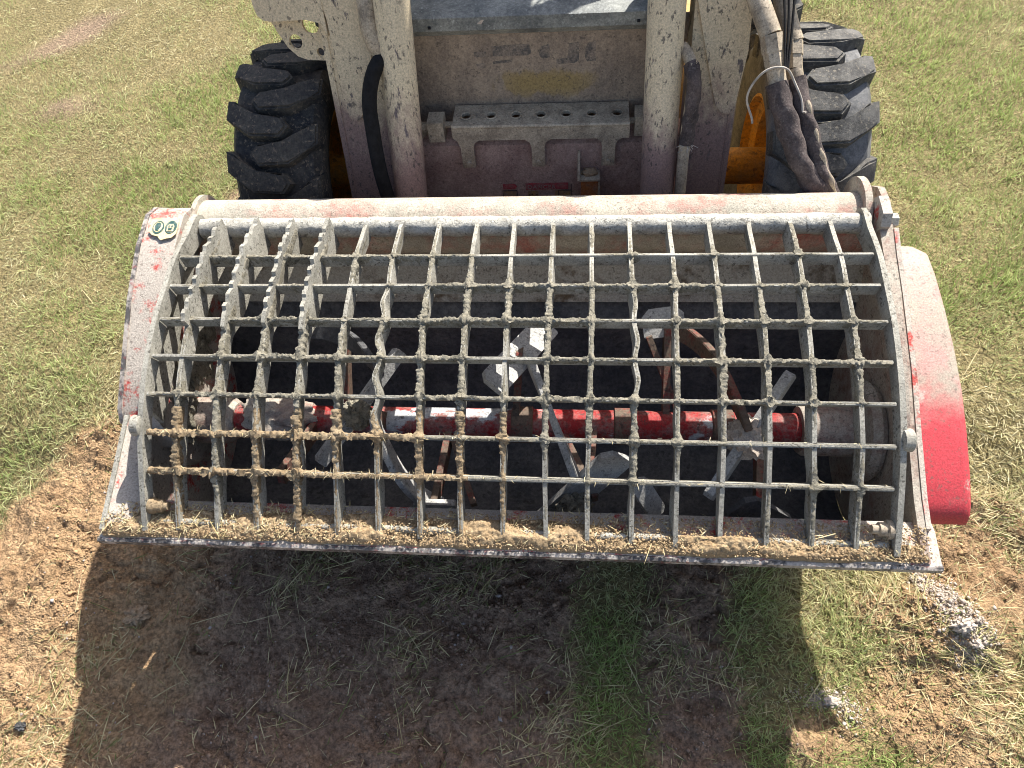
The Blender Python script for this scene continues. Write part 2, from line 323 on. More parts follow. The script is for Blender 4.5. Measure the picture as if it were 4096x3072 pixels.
def height(x, y):
    s = soil_mask(x, y)
    h = -.15 * sstep(1.45, .85, y) * sstep(3.2, 2.0, np.abs(x))
    h = h + .07 * blob(x, y, -1.62, .72, .30, .42) - .03 * blob(x, y, -1.2, .35, .3, .3)
    h = h + .05 * blob(x, y, 1.35, .60, .22, .30) + .045 * sstep(.56, .60, y + .05 * fbm(x * 8, 3.0, 8.0, 2)) * blob(x, y, 1.25, .66, .14, .12) - .04 * blob(x, y, .85, .75, .12, .16)
    h = h + .020 * fbm(x * 1.3, y * 1.3, 2.0, 3) * sstep(.0, 1, 1)
    rough = fbm(x * 7, y * 7, 7.0, 4)
    h = h + s * (.016 * rough + .014 * np.abs(fbm(x * 13 + 4, y * 13, 3.0, 3)) + .008 * fbm(x * 34, y * 34, 5.0, 4, 2.1, .65))
    h = h + (1 - s) * (.006 * rough + .004 * fbm(x * 30, y * 30, 9.0, 2))
    # wheel-pressed steps and crust plates
    wx, wy = x + .03 * fbm(x * 9, y * 9, 15.0, 2), y + .03 * fbm(x * 9 + 7, y * 9, 15.0, 2)
    c1_, i1_ = worley(wx, wy * 1.3, 7.0, 3); c2_, i2_ = worley(wx, wy, 19.0, 11)
    pl = s * sstep(-.1, .25, fbm(x * 2.1 + 6, y * 2.1, 17.0, 3))
    h = h + pl * (.016 * sstep(.0, .16, c1_) + .012 * (i1_ - .5) + .007 * sstep(0, .2, c2_) + .008 * (i2_ - .5)) - pl * .012
    h = h + s * .010 * sstep(-.05, .12, fbm(x * 5 + 9, y * 8 + 2, 6.0, 2))
    return h
def axis(lo, hi, a, b, fine, grow=1.09, far=90):
    c = list(np.arange(a, b + fine / 2, fine)); st = fine; v = c[-1]
    while v < hi: st *= grow; v += st; c.append(v)
    st = fine; v = c[0]; left = []
    while v > lo: st *= grow; v -= st; left.append(v)
    return np.array(left[::-1] + c)
gx = axis(-90, 90, -1.9, 1.7, .0085, 1.05); gy = axis(-60, 120, .05, 1.15, .0085, 1.035)
GX, GY = np.meshgrid(gx, gy); xs, ys = GX.ravel(), GY.ravel()
zs = height(xs, ys); sm = soil_mask(xs, ys)
nx, ny = len(gx), len(gy); ii = np.arange(ny - 1)[:, None] * nx + np.arange(nx - 1)[None, :]; ii = ii.ravel()
GF = np.stack([ii, ii + 1, ii + 1 + nx, ii + nx], 1)
def lerp(a, b, t): t = np.asarray(t)[:, None]; return np.asarray(a) * (1 - t) + np.asarray(b) * t
n1 = fbm(xs * 3, ys * 3, 11.0, 5) * .5 + .5; n2 = fbm(xs * 11, ys * 11, 13.0, 4) * .5 + .5
soil_dry = lerp((.30, .188, .102), (.44, .298, .168), n2); soil_red_shade = lerp((.21, .135, .095), (.34, .235, .165), n2)  # second tone: redder soil with the bucket's shade painted into it
shade_redness = np.clip(sstep(-1.25, -.75, xs + (n1 - .5) * .5) * sstep(.9, .6, xs + (n1 - .5) * .3), 0, 1) * sstep(2.4, 1.9, ys)  # mask of the painted shade: the ground where the bucket's shadow falls
soilc = soil_dry * (1 - shade_redness[:, None] * .9) + soil_red_shade * shade_redness[:, None] * .9
farm = sstep(2.0, 2.6, ys); soilc = lerp(soilc, np.array((.27, .195, .15)), farm * .8)
rightred = np.clip(blob(xs, ys, 1.42, .85, .30, .22), 0, 1) * .6; soilc = lerp(soilc, np.array((.26, .155, .09)), rightred)
limem = np.clip(sstep(.25, .8, blob(xs, ys, 1.235, .72, .035, .085) + blob(xs, ys, 1.265, .62, .048, .075) + blob(xs, ys, 1.19, .80, .02, .05) + .9 * blob(xs, ys, .875, .452, .065, .024) + n2 * .3 - .15), 0, 1)
turfc = lerp((.17, .14, .065), (.27, .22, .11), n2)
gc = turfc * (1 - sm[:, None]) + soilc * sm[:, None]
gc = gc * (1 - limem[:, None] * .85) + np.array((.52, .44, .375)) * limem[:, None] * .85
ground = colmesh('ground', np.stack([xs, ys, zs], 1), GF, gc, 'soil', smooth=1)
tag(ground, 'lawn and torn brown soil under the machine', 'ground', kind='structure')

# ---------- blades
def blades(name, px, py, pz, az, tilt, length, width, bend, col, mat, tipcol=None):
    """three-station blades: az heading, tilt from vertical, bend adds towards the tip"""
    n = len(px); d = np.stack([np.cos(az), np.sin(az), np.zeros(n)], 1); s = np.stack([-np.sin(az), np.cos(az), np.zeros(n)], 1); k = np.array([0, 0, 1.0])
    roll = rng.uniform(-1.1, 1.1, n)[:, None]
    base = np.stack([px, py, pz], 1)
    t1, t2 = tilt, tilt + bend
    m1 = base + (d * np.sin(t1)[:, None] + k * np.cos(t1)[:, None]) * (length * .55)[:, None]
    m2 = m1 + (d * np.sin(t2)[:, None] + k * np.cos(t2)[:, None]) * (length * .45)[:, None]
    up1 = (-d * np.cos(t1)[:, None] + k * np.sin(t1)[:, None])
    side = s * np.cos(roll) + up1 * np.sin(roll); w = (width * .5)[:, None]
    V = np.stack([base - side * w, base + side * w, m1 - side * w * .9, m1 + side * w * .9, m2], 1).reshape(-1, 3)
    b = np.arange(n)[:, None] * 5
    F = np.concatenate([b + np.array([[0, 1, 3, 2]]), np.concatenate([b + 2, b + 3, b + 4, -np.ones((n, 1), int)], 1)])
    tc = col if tipcol is None else tipcol
    Cc = np.stack([col * .75, col * .75, col, col, tc], 1).reshape(-1, 3)
    return colmesh(name, V, F, Cc, mat)
def scatter(n, x0, x1, y0, y1): return rng.uniform(x0, x1, n), rng.uniform(y0, y1, n)
def dryness(x, y):
    d = .50 + .80 * fbm(x * .9 + 3, y * .9, 21.0, 4) + .40 * fbm(x * 5, y * 5, 23.0, 3)
    d = d + .35 * blob(x, y, -1.9, 2.75, .5, .4) + .30 * blob(x, y, -2.4, 3.6, .7, .5) + .25 * blob(x, y, -1.45, 1.6, .4, .5) - .55 * blob(x, y, -1.75, 3.2, .35, .35) - .25 * blob(x, y, -3.0, 2.2, .6, .6) - .35 * sstep(1.3, 2.4, x) * sstep(1.2, 3.2, y) + .35 * blob(x, y, 1.35, 1.5, .35, .6) - .25 * blob(x, y, 1.9, 1.7, .3, .4)
    d = d - .62 * blob(x, y, .29, .35, .10, .35) - .55 * blob(x, y, .95, .28, .14, .14) + .25 * blob(x, y, .75, .75, .25, .3)
    return d
# turf: dense near the camera's ground, thinner around it
def turf(n, x0, x1, y0, y1, thin=1.0):
    x, y = scatter(n, x0, x1, y0, y1); s = soil_mask(x, y)
    keep = rng.uniform(0, 1, n) > s * 1.02
    keep &= ~((np.abs(x) < .95) & (y > 1.2) & (y < 3.6))
    return x[keep], y[keep]
tx, ty = turf(1150000, -4.8, 4.2, -.8, 6.2)
dc = np.hypot(tx - .1, ty - .9); pk = np.clip(1.15 - .22 * dc, .16, 1); kk = rng.uniform(0, 1, len(tx)) < pk; tx, ty = tx[kk], ty[kk]
tz = height(tx, ty); td = np.clip(dryness(tx, ty) + rng.normal(0, .17, len(tx)), 0, 1)
n = len(tx)
green = lerp((.26, .35, .095), (.48, .57, .23), rng.uniform(0, 1, n)); dry = lerp((.55, .48, .26), (.90, .83, .57), rng.uniform(0, 1, n))
tcol = green * (1 - td[:, None]) + dry * td[:, None]
lying = sstep(.35, .75, td)
comb = 2.6 * fbm(tx * 1.6, ty * 1.6, 31.0, 2)
grass = blades('grass', tx, ty, tz - .003, comb + rng.normal(0, 1.7, n), np.clip(.45 + .72 * lying + .25 + rng.normal(0, .32, n), .05, 1.5), rng.uniform(.016, .040, n) * (1 + .2 * (1 - td)) * (.75 + .75 * np.clip(.5 + fbm(tx * 3.5, ty * 3.5, 91.0, 3), 0, 1.2)), rng.uniform(.0017, .0034, n), rng.normal(.25, .35, n), tcol, 'grass')
tag(grass, 'short mown turf, half green and half dried, around the machine', 'grass', kind='stuff')
# straw and clippings on bare soil
x, y = scatter(85000, -2.1, 1.8, -.1, 1.5)
x2, y2 = scatter(9000, -3.4, 2.2, 1.5, 4.2); x3, y3 = scatter(26000, .62, 1.9, -.1, 1.1); x = np.concatenate([x, x2, x3]); y = np.concatenate([y, y2, y3])
cl = fbm(x * 2.6, y * 2.6, 41.0, 4); keep = rng.uniform(0, 1, len(x)) < (.05 + .75 * sstep(-.05, .5, cl)) * (.35 + .65 * soil_mask(x, y)); x, y = x[keep], y[keep]; n = len(x)
sc = lerp((.40, .33, .16), (.64, .55, .33), rng.uniform(0, 1, n)); gmask = rng.uniform(0, 1, n) < .22; sc[gmask] = lerp((.15, .19, .06), (.26, .27, .10), rng.uniform(0, 1, gmask.sum()))
ln = np.where(rng.uniform(0, 1, n) < .08, rng.uniform(.07, .16, n), rng.uniform(.015, .055, n))
straw = blades('dry_straw', x, y, height(x, y) + .003, 1.3 * fbm(x * 2, y * 2, 43.0, 2) + .8 + rng.normal(0, .9, n), rng.normal(1.45, .12, n), ln, rng.uniform(.0014, .0030, n), rng.normal(.08, .22, n), sc, 'straw')
tag(straw, 'loose straw and grass clippings strewn over the soil', 'straw', kind='stuff')
# crumbs of soil
def crumbs(name, x, y, z, r, col, mat):
    iv = np.array([(1, 0, 0), (0, 1, 0), (-1, 0, 0), (0, -1, 0), (.25, -.2, 1), (0, 0, -1)], float); iF = np.array([(0, 1, 4), (1, 2, 4), (2, 3, 4), (3, 0, 4), (1, 0, 5), (2, 1, 5), (3, 2, 5), (0, 3, 5)])
    n = len(x); k = len(iv); V = iv[None] * (r[:, None, None] * rng.uniform(.65, 1.25, (n, k, 1))) * rng.uniform(.6, 1.3, (n, 1, 3)) * np.array([1, 1, .75])
    a_ = rng.uniform(0, 2 * pi, n); ca, sa = np.cos(a_)[:, None], np.sin(a_)[:, None]; V = np.stack([V[..., 0] * ca - V[..., 1] * sa, V[..., 0] * sa + V[..., 1] * ca, V[..., 2]], -1)
    V = V + np.stack([x, y, z], 1)[:, None]
    F = (iF[None] + (np.arange(n) * k)[:, None, None]).reshape(-1, 3)
    return colmesh(name, V.reshape(-1, 3), F, np.repeat(col, k, 0), mat, smooth=1)
x, y = scatter(130000, -2.2, 1.8, -.1, 1.5); cl = fbm(x * 3.2 + 5, y * 3.2, 51.0, 4)
keep = rng.uniform(0, 1, len(x)) < soil_mask(x, y) * (.12 + .88 * sstep(-.1, .45, cl)); x, y = x[keep], y[keep]; n = len(x)
rr = rng.gamma(1.1, .0014, n) + .0013; rr = np.minimum(rr, .012)
i1 = np.clip(sstep(-1.25, -.75, x) * sstep(.9, .6, x), 0, 1)  # crumb colour gets the same painted shade in the shadow area
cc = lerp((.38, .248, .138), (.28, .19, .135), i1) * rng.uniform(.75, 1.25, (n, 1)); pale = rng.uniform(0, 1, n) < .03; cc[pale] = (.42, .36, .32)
crumb = crumbs('soil_crumbs', x, y, height(x, y) + rr * .3, rr, cc, 'crumb'); tag(crumb, 'crumbled soil scattered over the torn ground', 'soil', kind='stuff')
# lime spill
pts = []
for cx, cy, rx, ry, nn in ((1.235, .72, .028, .06, 900), (1.265, .62, .035, .05, 1000), (1.19, .80, .015, .04, 500), (.86, .46, .045, .018, 350), (.93, .43, .02, .025, 200)):
    pts.append(np.stack([rng.normal(cx, rx, nn), rng.normal(cy, ry, nn)], 1))
pts = np.concatenate(pts); x, y = pts.T; n = len(x); rr = rng.gamma(1.2, .0013, n) + .0010; rr = np.minimum(rr, .009)
lime = crumbs('lime_rubble', x, y, height(x, y) + rr * .4, rr, np.ones((n, 3)), 'lime'); tag(lime, 'pale pinkish lime crumbs spilled beside the bucket corner', 'rubble', kind='stuff')

# ================================================================== mixing bucket
SH = (1.03, .34)                                   # mixer shaft axis (y, z)
ROWS = [(1.276, .750), (1.185, .739), (1.088, .723), (.994, .695), (.907, .657), (.826, .608), (.752, .550), (.652, .461)]
bucket = tag(empty('mixer_bucket', (0, 1.05, .0)), 'red mixing bucket with a steel grate, caked in grey cement, in front of the loader', 'mixer bucket')
B = bucket
def child(o): o.parent = B; o.matrix_parent_inverse = Matrix.Translation(B.location).inverted(); return o

# shell: drum, back wall, front apron
R = .315; prof = [(1.455, .60), (1.44, .535), (1.405, .50)]
prof += [(SH[0] + R * cos(a), SH[1] + R * sin(a)) for a in np.linspace(radians(15), radians(-190), 44)]
prof += [(.705, .425), (.70, .440)]
th = .012
def shell(name, prof, x0, x1, mat, th=.012, nx_=24):
    V, F = [], []; n = len(prof); P = [Vector((0, a, b)) for a, b in prof]; off = []
    for i in range(n):
        t = (P[min(i + 1, n - 1)] - P[max(i - 1, 0)]).normalized(); nrm = Vector((0, -t.z, t.y)); off.append(P[i] + nrm * th)
    xx = np.linspace(x0, x1, nx_)
    for x in xx:
        V += [(x, p.y, p.z) for p in P] + [(x, p.y, p.z) for p in reversed(off)]
    k = 2 * n
    for i in range(nx_ - 1):
        for j in range(k): F.append((i * k + j, i * k + (j + 1) % k, (i + 1) * k + (j + 1) % k, (i + 1) * k + j))
    F.append(tuple(range(k))); F.append(tuple((nx_ - 1) * k + j for j in reversed(range(k))))
    bm = bmesh.new(); me = bpy.data.meshes.new('t'); me.from_pydata(V, [], F); bm.from_mesh(me); bpy.data.meshes.remove(me)
    return from_bm(name, bm, mat)
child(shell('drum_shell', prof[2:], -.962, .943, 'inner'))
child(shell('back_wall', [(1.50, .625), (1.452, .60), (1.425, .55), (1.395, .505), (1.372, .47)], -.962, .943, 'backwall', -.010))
# torque tube along the top
Vt, Ft = tube_geo([Vector((x, 1.497, .648)) for x in np.linspace(-.905, .90, 60)], .078, 48)
child(mesh('top_tube', Vt, Ft, 'tube', smooth=60))
box_ = lambda *a, **k: child(box(*a, **k))
# thin seam strip welded on the tube
# lip
lipz = .436
child(prism('lip_plate', [(.616, lipz - .014), (.62, lipz - .002), (.70, lipz + .010), (.725, lipz + .004), (.725, lipz - .012)], -1.012, .985, 'pinkplate', bev=.002))
child(prism('cutting_edge', [(.6135, lipz - .019), (.6135, lipz - .004), (.62, lipz - .0005), (.66, lipz - .012), (.66, lipz - .026)], -1.014, .987, 'edge', bev=.001))

# side plates
topR = [(1.617, .60), (1.60, .665), (1.575, .705), (1.53, .738), (1.47, .742), (1.40, .715), (1.33, .690), (1.23, .662), (1.05, .600), (.90, .533), (.765, .478), (.664, .450), (.625, .440)]
botR = [(.66, .40), (.74, .27), (.82, .13), (.92, .045), (1.05, .01), (1.18, .045), (1.30, .13), (1.40, .25), (1.52, .42)]
child(prism('side_plate', topR + botR, .943, .960, 'sideinner', bev=.002))
topL = [(1.60, .56), (1.585, .60), (1.55, .64), (1.50, .66), (1.44, .68), (1.37, .68), (1.28, .66), (1.17, .63), (1.05, .58), (.95, .545), (.905, .50), (.86, .46), (.75, .44), (.66, .435), (.622, .430)]
child(prism('side_plate', topL + botR, -.980, -.962, 'pinkplate', bev=.002))
def solid4(name, quad, th, mat, bev=.003):
    a, b, c = [Vector(p) for p in quad[:3]]; n = (b - a).cross(c - a).normalized(); n = n if n.z > 0 else -n
    bm = bmesh.new(); add_hull(bm, quad, [tuple(Vector(p) - n * th) for p in quad]); return from_bm(name, bm, mat, bev=bev)
child(solid4('cheek_plate', [(-1.002, .640, .452), (-.915, .648, .445), (-.925, .80, .475), (-.945, .895, .500), (-.972, .918, .540), (-.992, .912, .545), (-1.000, .80, .505)], .010, 'pinkplate'))
child(solid4('cheek_edge', [(-1.006, .636, .4535), (-.994, .636, .4535), (-.984, .912, .5475), (-.996, .912, .5475)], .018, 'galv', .002))
child(prism('cover_tail', [(.93, .54), (1.02, .585), (1.02, .35), (.86, .33), (.84, .45)], -1.016, -.990, 'pinkred', bev=.003))
# tube flanges: round ears standing just above the tube
def disc_poly(c, r, a0, a1, n): return [(c[0] + r * cos(radians(a)), c[1] + r * sin(radians(a))) for a in np.linspace(a0, a1, n)]
child(prism('flange', disc_poly((1.515, .655), .102, 0, 360, 40)[:-1], .898, .916, 'tube', bev=.003))
child(prism('flange', disc_poly((1.500, .650), .090, 0, 360, 40)[:-1], -.918, -.905, 'tube', bev=.003))
# inner wear rails beside the grate
child(prism('rail', [(1.44, .735), (1.33, .708), (1.20, .682), (1.05, .625), (.93, .565), (.90, .54), (.93, .50), (1.20, .60), (1.42, .66)], .922, .9425, 'sideinner', bev=.002))
child(prism('rail', [(1.46, .735), (1.40, .738), (1.30, .722), (1.18, .702), (1.035, .655), (.90, .585), (.905, .52), (1.20, .62), (1.45, .68)], -.911, -.897, 'galv', bev=.003))
# left chain cover with sticker
ctop = [(1.535, .66), (1.515, .705), (1.475, .742), (1.43, .757), (1.33, .738), (1.186, .682), (1.03, .600), (.93, .545), (.905, .515), (.90, .40)]
lc = child(prism('chain_cover', ctop + [(1.0, .30), (1.50, .42)], -1.012, -.912, 'pinkplate', bev=.008))
child(prism('cover_rim', [(y, z + .004) for y, z in ctop[:-1]] + [(y, z - .014) for y, z in ctop[:-1]][::-1], -1.022, -1.010, 'edge', bev=.002))
# red motor cover on the right: plan-rounded back corner
def red_cover():
    tp = [(1.470, .575), (1.455, .600), (1.42, .611), (1.35, .606), (1.25, .585), (1.15, .556), (1.05, .522), (.95, .482), (.85, .435), (.795, .402), (.777, .386), (.768, .365)]
    bm = bmesh.new(); x0, x1, rad = .962, 1.116, .062; cols = []
    for y, z in tp:
        d = max(0, y - (1.470 - rad)); xr = x1 - (rad - math.sqrt(max(0, rad * rad - d * d))) - .020 * sstep(1.0, 1.45, y)
        dz = .026 + .26 * max(0, min(y, 1.38) - .768)
        cols.append([(x0, y, z), (xr - .022, y, z - .001), (xr - .010, y, z - .004), (xr - .003, y, z - .011), (xr, y, z - .022), (xr, y, z - dz), (x0, y, z - dz)])
    vs_ = [[bm.verts.new(p) for p in c] for c in cols]; k = len(vs_[0])
    for i in range(len(vs_) - 1):
        for j in range(k): bm.faces.new((vs_[i][j], vs_[i][(j + 1) % k], vs_[i + 1][(j + 1) % k], vs_[i + 1][j]))
    bm.faces.new(vs_[0]); bm.faces.new(list(reversed(vs_[-1])))
    return from_bm('motor_cover', bm, 'cover', smooth=50)
mc = child(red_cover())
mc['label'] = 'bright red box cover, dusty towards the back'
# chipped strip between side plate and cover
child(prism('edge_strip', [(1.40, .718), (1.33, .693), (1.23, .665), (1.05, .603), (.90, .536), (.765, .481), (.70, .462), (.70, .445), (.90, .515), (1.05, .58), (1.23, .645), (1.40, .70)], .9605, .972, 'pinkplate', bev=.002))
child(prism('hinge_lug', [(1.46, .77), (1.40, .765), (1.385, .735), (1.40, .69), (1.47, .69), (1.49, .73)], .919, .942, 'pinkplate', bev=.006))
# hinge pin nut on the right, small hole plug on the left rail
child(lathe_x('pin_nut', [(.955, .017), (.957, .019), (.973, .019), (.975, .017)], (1.43, .715), 'hinge', seg=6))
child(lathe_x('rail_hole', [(-.8975, .010), (-.8960, .010)], (1.265, .700), 'black', seg=20))

# sticker on the left cover: pale yellow sheet with two dark round pictograms
def on_cover(x, y):                                  # cover top surface height near the sticker
    ys_ = [1.186, 1.33, 1.43]; zs_ = [.682, .738, .757]; return float(np.interp(y, ys_, zs_))
sy0, sy1, sx0, sx1 = 1.315, 1.408, -.988, -.918
def lay(poly, lift):
    return [(x, y, on_cover(x, y) + lift) for x, y in poly]
nrm_s = Vector((0, -.36, .93))
def sheet(name, poly, lift, mat):
    bm = bmesh.new(); add_hull(bm, lay(poly, lift), lay(poly, lift - .0015)); return child(from_bm(name, bm, mat, smooth=0))
st = [(sx0 - .008, 1.372), (sx0 - .002, 1.411), (sx1 + .002, 1.413), (sx1 + .004, 1.362), (sx1 - .006, 1.350), (sx1 - .024, 1.346), (sx1 - .034, 1.342), (sx0 + .030, 1.346), (sx0 + .024, 1.354), (sx0 + .006, 1.359)]
sticker = sheet('sticker', st, .0085, 'stickery'); sticker['label'] = 'torn pale yellow safety sticker'
def sheet2(*a): o = sheet(*a); o.parent = sticker; o.matrix_parent_inverse = Matrix(); return o
for cx in (sx0 + .019, sx0 + .055):
    cy, rr_ = 1.382, .0165
    ring = [(cx + rr_ * cos(a), cy + rr_ * sin(a) * 1.25) for a in np.linspace(0, 2 * pi, 28, endpoint=False)]
    sheet2('pictogram', ring, .0097, 'stickerg')
h1 = (sx0 + .019, 1.382); circ = lambda c, r, k=1.25: [(c[0] + r * cos(a), c[1] + r * k * sin(a)) for a in np.linspace(0, 2 * pi, 20, endpoint=False)]
sheet2('head_print', circ(h1, .0125), .0108, 'stickery'); sheet2('head_print', [(h1[0] + a, h1[1] + b) for a, b in ((-.005, -.012), (.004, -.013), (.004, -.006), (.009, .002), (.007, .010), (.001, .014), (-.006, .011), (-.009, .003), (-.007, -.005))], .0118, 'stickerg')
h2 = (sx0 + .055, 1.380); sheet2('mask_print', [(h2[0] + a, h2[1] + b) for a, b in ((-.009, -.012), (.009, -.012), (.010, .004), (.006, .010), (-.006, .010), (-.010, .004))], .0108, 'stickery')
for dx, dy, w_, hh in ((-.004, .003, .0022, .003), (.004, .003, .0022, .003), (0, -.004, .006, .0012), (0, -.008, .005, .0012)):
    sheet2('mask_print', [(h2[0] + dx - w_, h2[1] + dy - hh), (h2[0] + dx + w_, h2[1] + dy - hh), (h2[0] + dx + w_, h2[1] + dy + hh), (h2[0] + dx - w_, h2[1] + dy + hh)], .0118, 'stickerg')

# ---------------------------------------------------------------- grate
HIN = (1.422, .714)
Vh, Fh = tube_geo([Vector((x, HIN[0], HIN[1])) for x in np.linspace(-.875, .905, 360)], lambda i, k: .0265 + .0035 * max(0, float(_hn[i, k])), 28) if False else (None, None)
_xx = np.linspace(-.873, .903, 380); _aa = np.arange(28)
_hn = fbm(_xx[:, None] * 30, np.cos(_aa * 2 * pi / 28)[None] * 1.6, np.sin(_aa * 2 * pi / 28)[None] * 1.6, 4)
Vh, Fh = tube_geo([Vector((x, HIN[0], HIN[1])) for x in _xx], lambda i, k: .0262 + .0030 * max(-.1, float(_hn[i, k])), 28)
grate = child(mesh('grate', Vh, Fh, 'hinge', smooth=60)); grate['label'] = 'curved steel grate on a round hinge bar'
def gchild(o): o.parent = grate; o.matrix_parent_inverse = grate.matrix_basis.inverted() @ Matrix.Translation(-Vector(B.location)) if False else Matrix(); return o
PTS = [(0, 1.402, .742)] + [(0, a, b) for a, b in ROWS] + [(0, .640, .449)]
PATH = catmull(PTS, .008); SL = [0.0]
for a, b in zip(PATH, PATH[1:]): SL.append(SL[-1] + (b - a).length)
SL = np.array(SL); PY = np.array([p.y for p in PATH]); PZ = np.array([p.z for p in PATH])
ROWS_S = [float(SL[np.argmin((PY - a) ** 2 + (PZ - b) ** 2)]) for a, b in ROWS]
def path_at(s):
    y = np.interp(s, SL, PY); z = np.interp(s, SL, PZ); e = .004
    ty_ = np.interp(s + e, SL, PY) - np.interp(s - e, SL, PY); tz_ = np.interp(s + e, SL, PZ) - np.interp(s - e, SL, PZ); l = np.hypot(ty_, tz_)
    ty_, tz_ = ty_ / l, tz_ / l
    ny_, nz_ = tz_, -ty_                                # normal pointing up and out
    return y, z, ny_ * np.where(nz_ < 0, -1, 1), np.abs(nz_)
END = SL[-1]
def bar_bend(k, s):
    """sideways wobble of a bar: dents between the cross bars"""
    w = .0030 * np.sin(s * 6 + k * 1.7) * np.sin(k * 2.3) + .0018 * fbm(s * 7 + k * 7.7, k * 3.1, 0.5, 2)
    tw = .22 * fbm(s * 6 + k * 3.3, k * 1.9, 2.5, 2)
    if k == -3:
        for j, a in ((2, -.010), (3, -.013), (4, -.012), (5, -.011)):
            m_ = (ROWS_S[j - 1] + ROWS_S[j]) / 2; w = w + a * np.exp(-((s - m_) / .028) ** 2); tw = tw - 9 * a * np.exp(-((s - m_) / .03) ** 2)
    if k == 3:
        for j, a in ((2, .006), (3, .008), (4, .008)):
            m_ = (ROWS_S[j - 1] + ROWS_S[j]) / 2; w = w + a * np.exp(-((s - m_) / .03) ** 2); tw = tw - 8 * a * np.exp(-((s - m_) / .03) ** 2)
    if -9 < k < -4: w = w + .006 * sstep(.35, .0, s)
    return w, tw
T = .0105
for k in range(-8, 9):
    serr = k <= -5; ss = list(np.arange(0, END, .007)) + [END]; top = []
    if serr:
        lim = ROWS_S[2] - .012; ss2 = []
        per = .034
        s_ = 0.0
        while s_ < END:
            if s_ < lim:
                j_ = [random.uniform(-.004, .003) for _ in range(4)]; pr_ = per * random.uniform(.85, 1.25); ss2 += [(s_, .026 + j_[0]), (s_ + pr_ * .40, .029 + j_[1]), (s_ + pr_ * .60, .021 + j_[2]), (s_ + pr_ * .92, .020 + j_[3])]; s_ += pr_
            else:
                if s_ < lim + .03: ss2 += [(s_, .022), (s_ + .028, .016), (s_ + .034, 0.0)]; s_ += .04
                ss2.append((s_, 0.0)); s_ += .008
        ss2 = [(a, b) for a, b in ss2 if a < END]; ss = np.array([a for a, b in ss2]); top = np.array([b for a, b in ss2])
    else:
        ss = np.array(ss); top = np.zeros(len(ss))
    y, z, ny_, nz_ = path_at(ss); bx, tw = bar_bend(k, ss); n = len(ss)
    dep = .043 + (.006 * sstep(.2, 0, ss) if not serr else .024 * sstep(ROWS_S[2] + .03, ROWS_S[2] - .03, ss))
    dep = dep * (1 - .35 * sstep(END - .06, END, ss))
    V = []
    for i in range(n):
        for sx_, d_ in ((-1, top[i]), (1, top[i]), (1, -dep[i]), (-1, -dep[i])):
            V.append((k * .1 + bx[i] + sx_ * T / 2 - tw[i] * d_ * .6, y[i] + ny_[i] * d_, z[i] + nz_[i] * d_))
    F = [(0, 1, 2, 3), tuple((n - 1) * 4 + j for j in (3, 2, 1, 0))]
    for i in range(n - 1):
        for j in range(4): F.append((i * 4 + j, (i + 1) * 4 + j, (i + 1) * 4 + (j + 1) % 4, i * 4 + (j + 1) % 4))
    bm = bmesh.new(); me = bpy.data.meshes.new('t'); me.from_pydata(V, [], F); bm.from_mesh(me); bpy.data.meshes.remove(me)
    gchild(from_bm('grate_bar', bm, 'galv', smooth=30))
for j, s in enumerate(ROWS_S[:7]):
    y, z, ny_, nz_ = [float(v) for v in path_at(s)]; xs_ = np.linspace(-.876 if j else -.874, .874, 90)
    wob = .0016 * fbm(xs_ * 3 + j * 9, j * 2.0, .5, 2); V = []; ty_, tz_ = -nz_, ny_; w_ = .0042; dp = .034 if j < 5 else .026
    if j >= 5: w_ = .0055; dp = .013
    for i, x in enumerate(xs_):
        for a, d_ in ((-w_, .0025), (w_, .0025), (w_, -dp), (-w_, -dp)):
            V.append((x, y + ty_ * a + ny_ * (d_ + wob[i]), z + tz_ * a + nz_ * (d_ + wob[i])))
    F = [(0, 1, 2, 3), tuple(89 * 4 + q for q in (3, 2, 1, 0))] + [(i * 4 + q, (i + 1) * 4 + q, (i + 1) * 4 + (q + 1) % 4, i * 4 + (q + 1) % 4) for i in range(89) for q in range(4)]
    bm = bmesh.new(); me = bpy.data.meshes.new('t'); me.from_pydata(V, [], F); bm.from_mesh(me); bpy.data.meshes.remove(me)
    gchild(from_bm('cross_bar', bm, 'galv', bev=.0012 if j < 5 else .003, seg=2, smooth=50))
gchild(tube('front_rod', [(-.86, .664, .4505), (0, .663, .4500), (.872, .662, .4505)], .0085, 'galv', step=.02, seg=12))
# end plates of the grate with hinge ear and side boss
def end_plate(x0, x1):
    sA = np.linspace(.0, END, 26); y, z, a, b = path_at(sA); up = []
    for i in range(26):
        up.append((float(y[i] + a[i] * .006), float(z[i] + b[i] * .006)))
    lo = [(float(y[i] - a[i] * .050 * (1 - .5 * (i / 25))), float(z[i] - b[i] * .050 * (1 - .5 * (i / 25)))) for i in range(26)]
    ear = disc_poly(HIN, .040, 20, 120, 6)
    ear = [(HIN[0] + .018, HIN[1] - .034), (HIN[0] + .038, HIN[1] - .01), (HIN[0] + .036, HIN[1] + .016), (HIN[0] + .018, HIN[1] + .035), (HIN[0] - .006, HIN[1] + .039)]
    return ear + up[1:] + lo[::-1][:-1]
for x0, x1 in ((-.892, -.879), (.879, .892)):
    bm = bmesh.new(); add_prism_x(bm, end_plate(x0, x1), x0, x1); gchild(from_bm('end_plate', bm, 'galv', bev=.0015))
    sg = 1 if x0 > 0 else -1
    gchild(lathe_x('boss', [(sg * .884, .022), (sg * .886, .026), (sg * .906, .026), (sg * .909, .022)], (.842, .612), 'galv', seg=24))
gchild(lathe_x('bolt', [(.835, .010), (.848, .011), (.850, .016), (.866, .016), (.868, .022), (.878, .022)], (.690, .474), 'steel', seg=16))
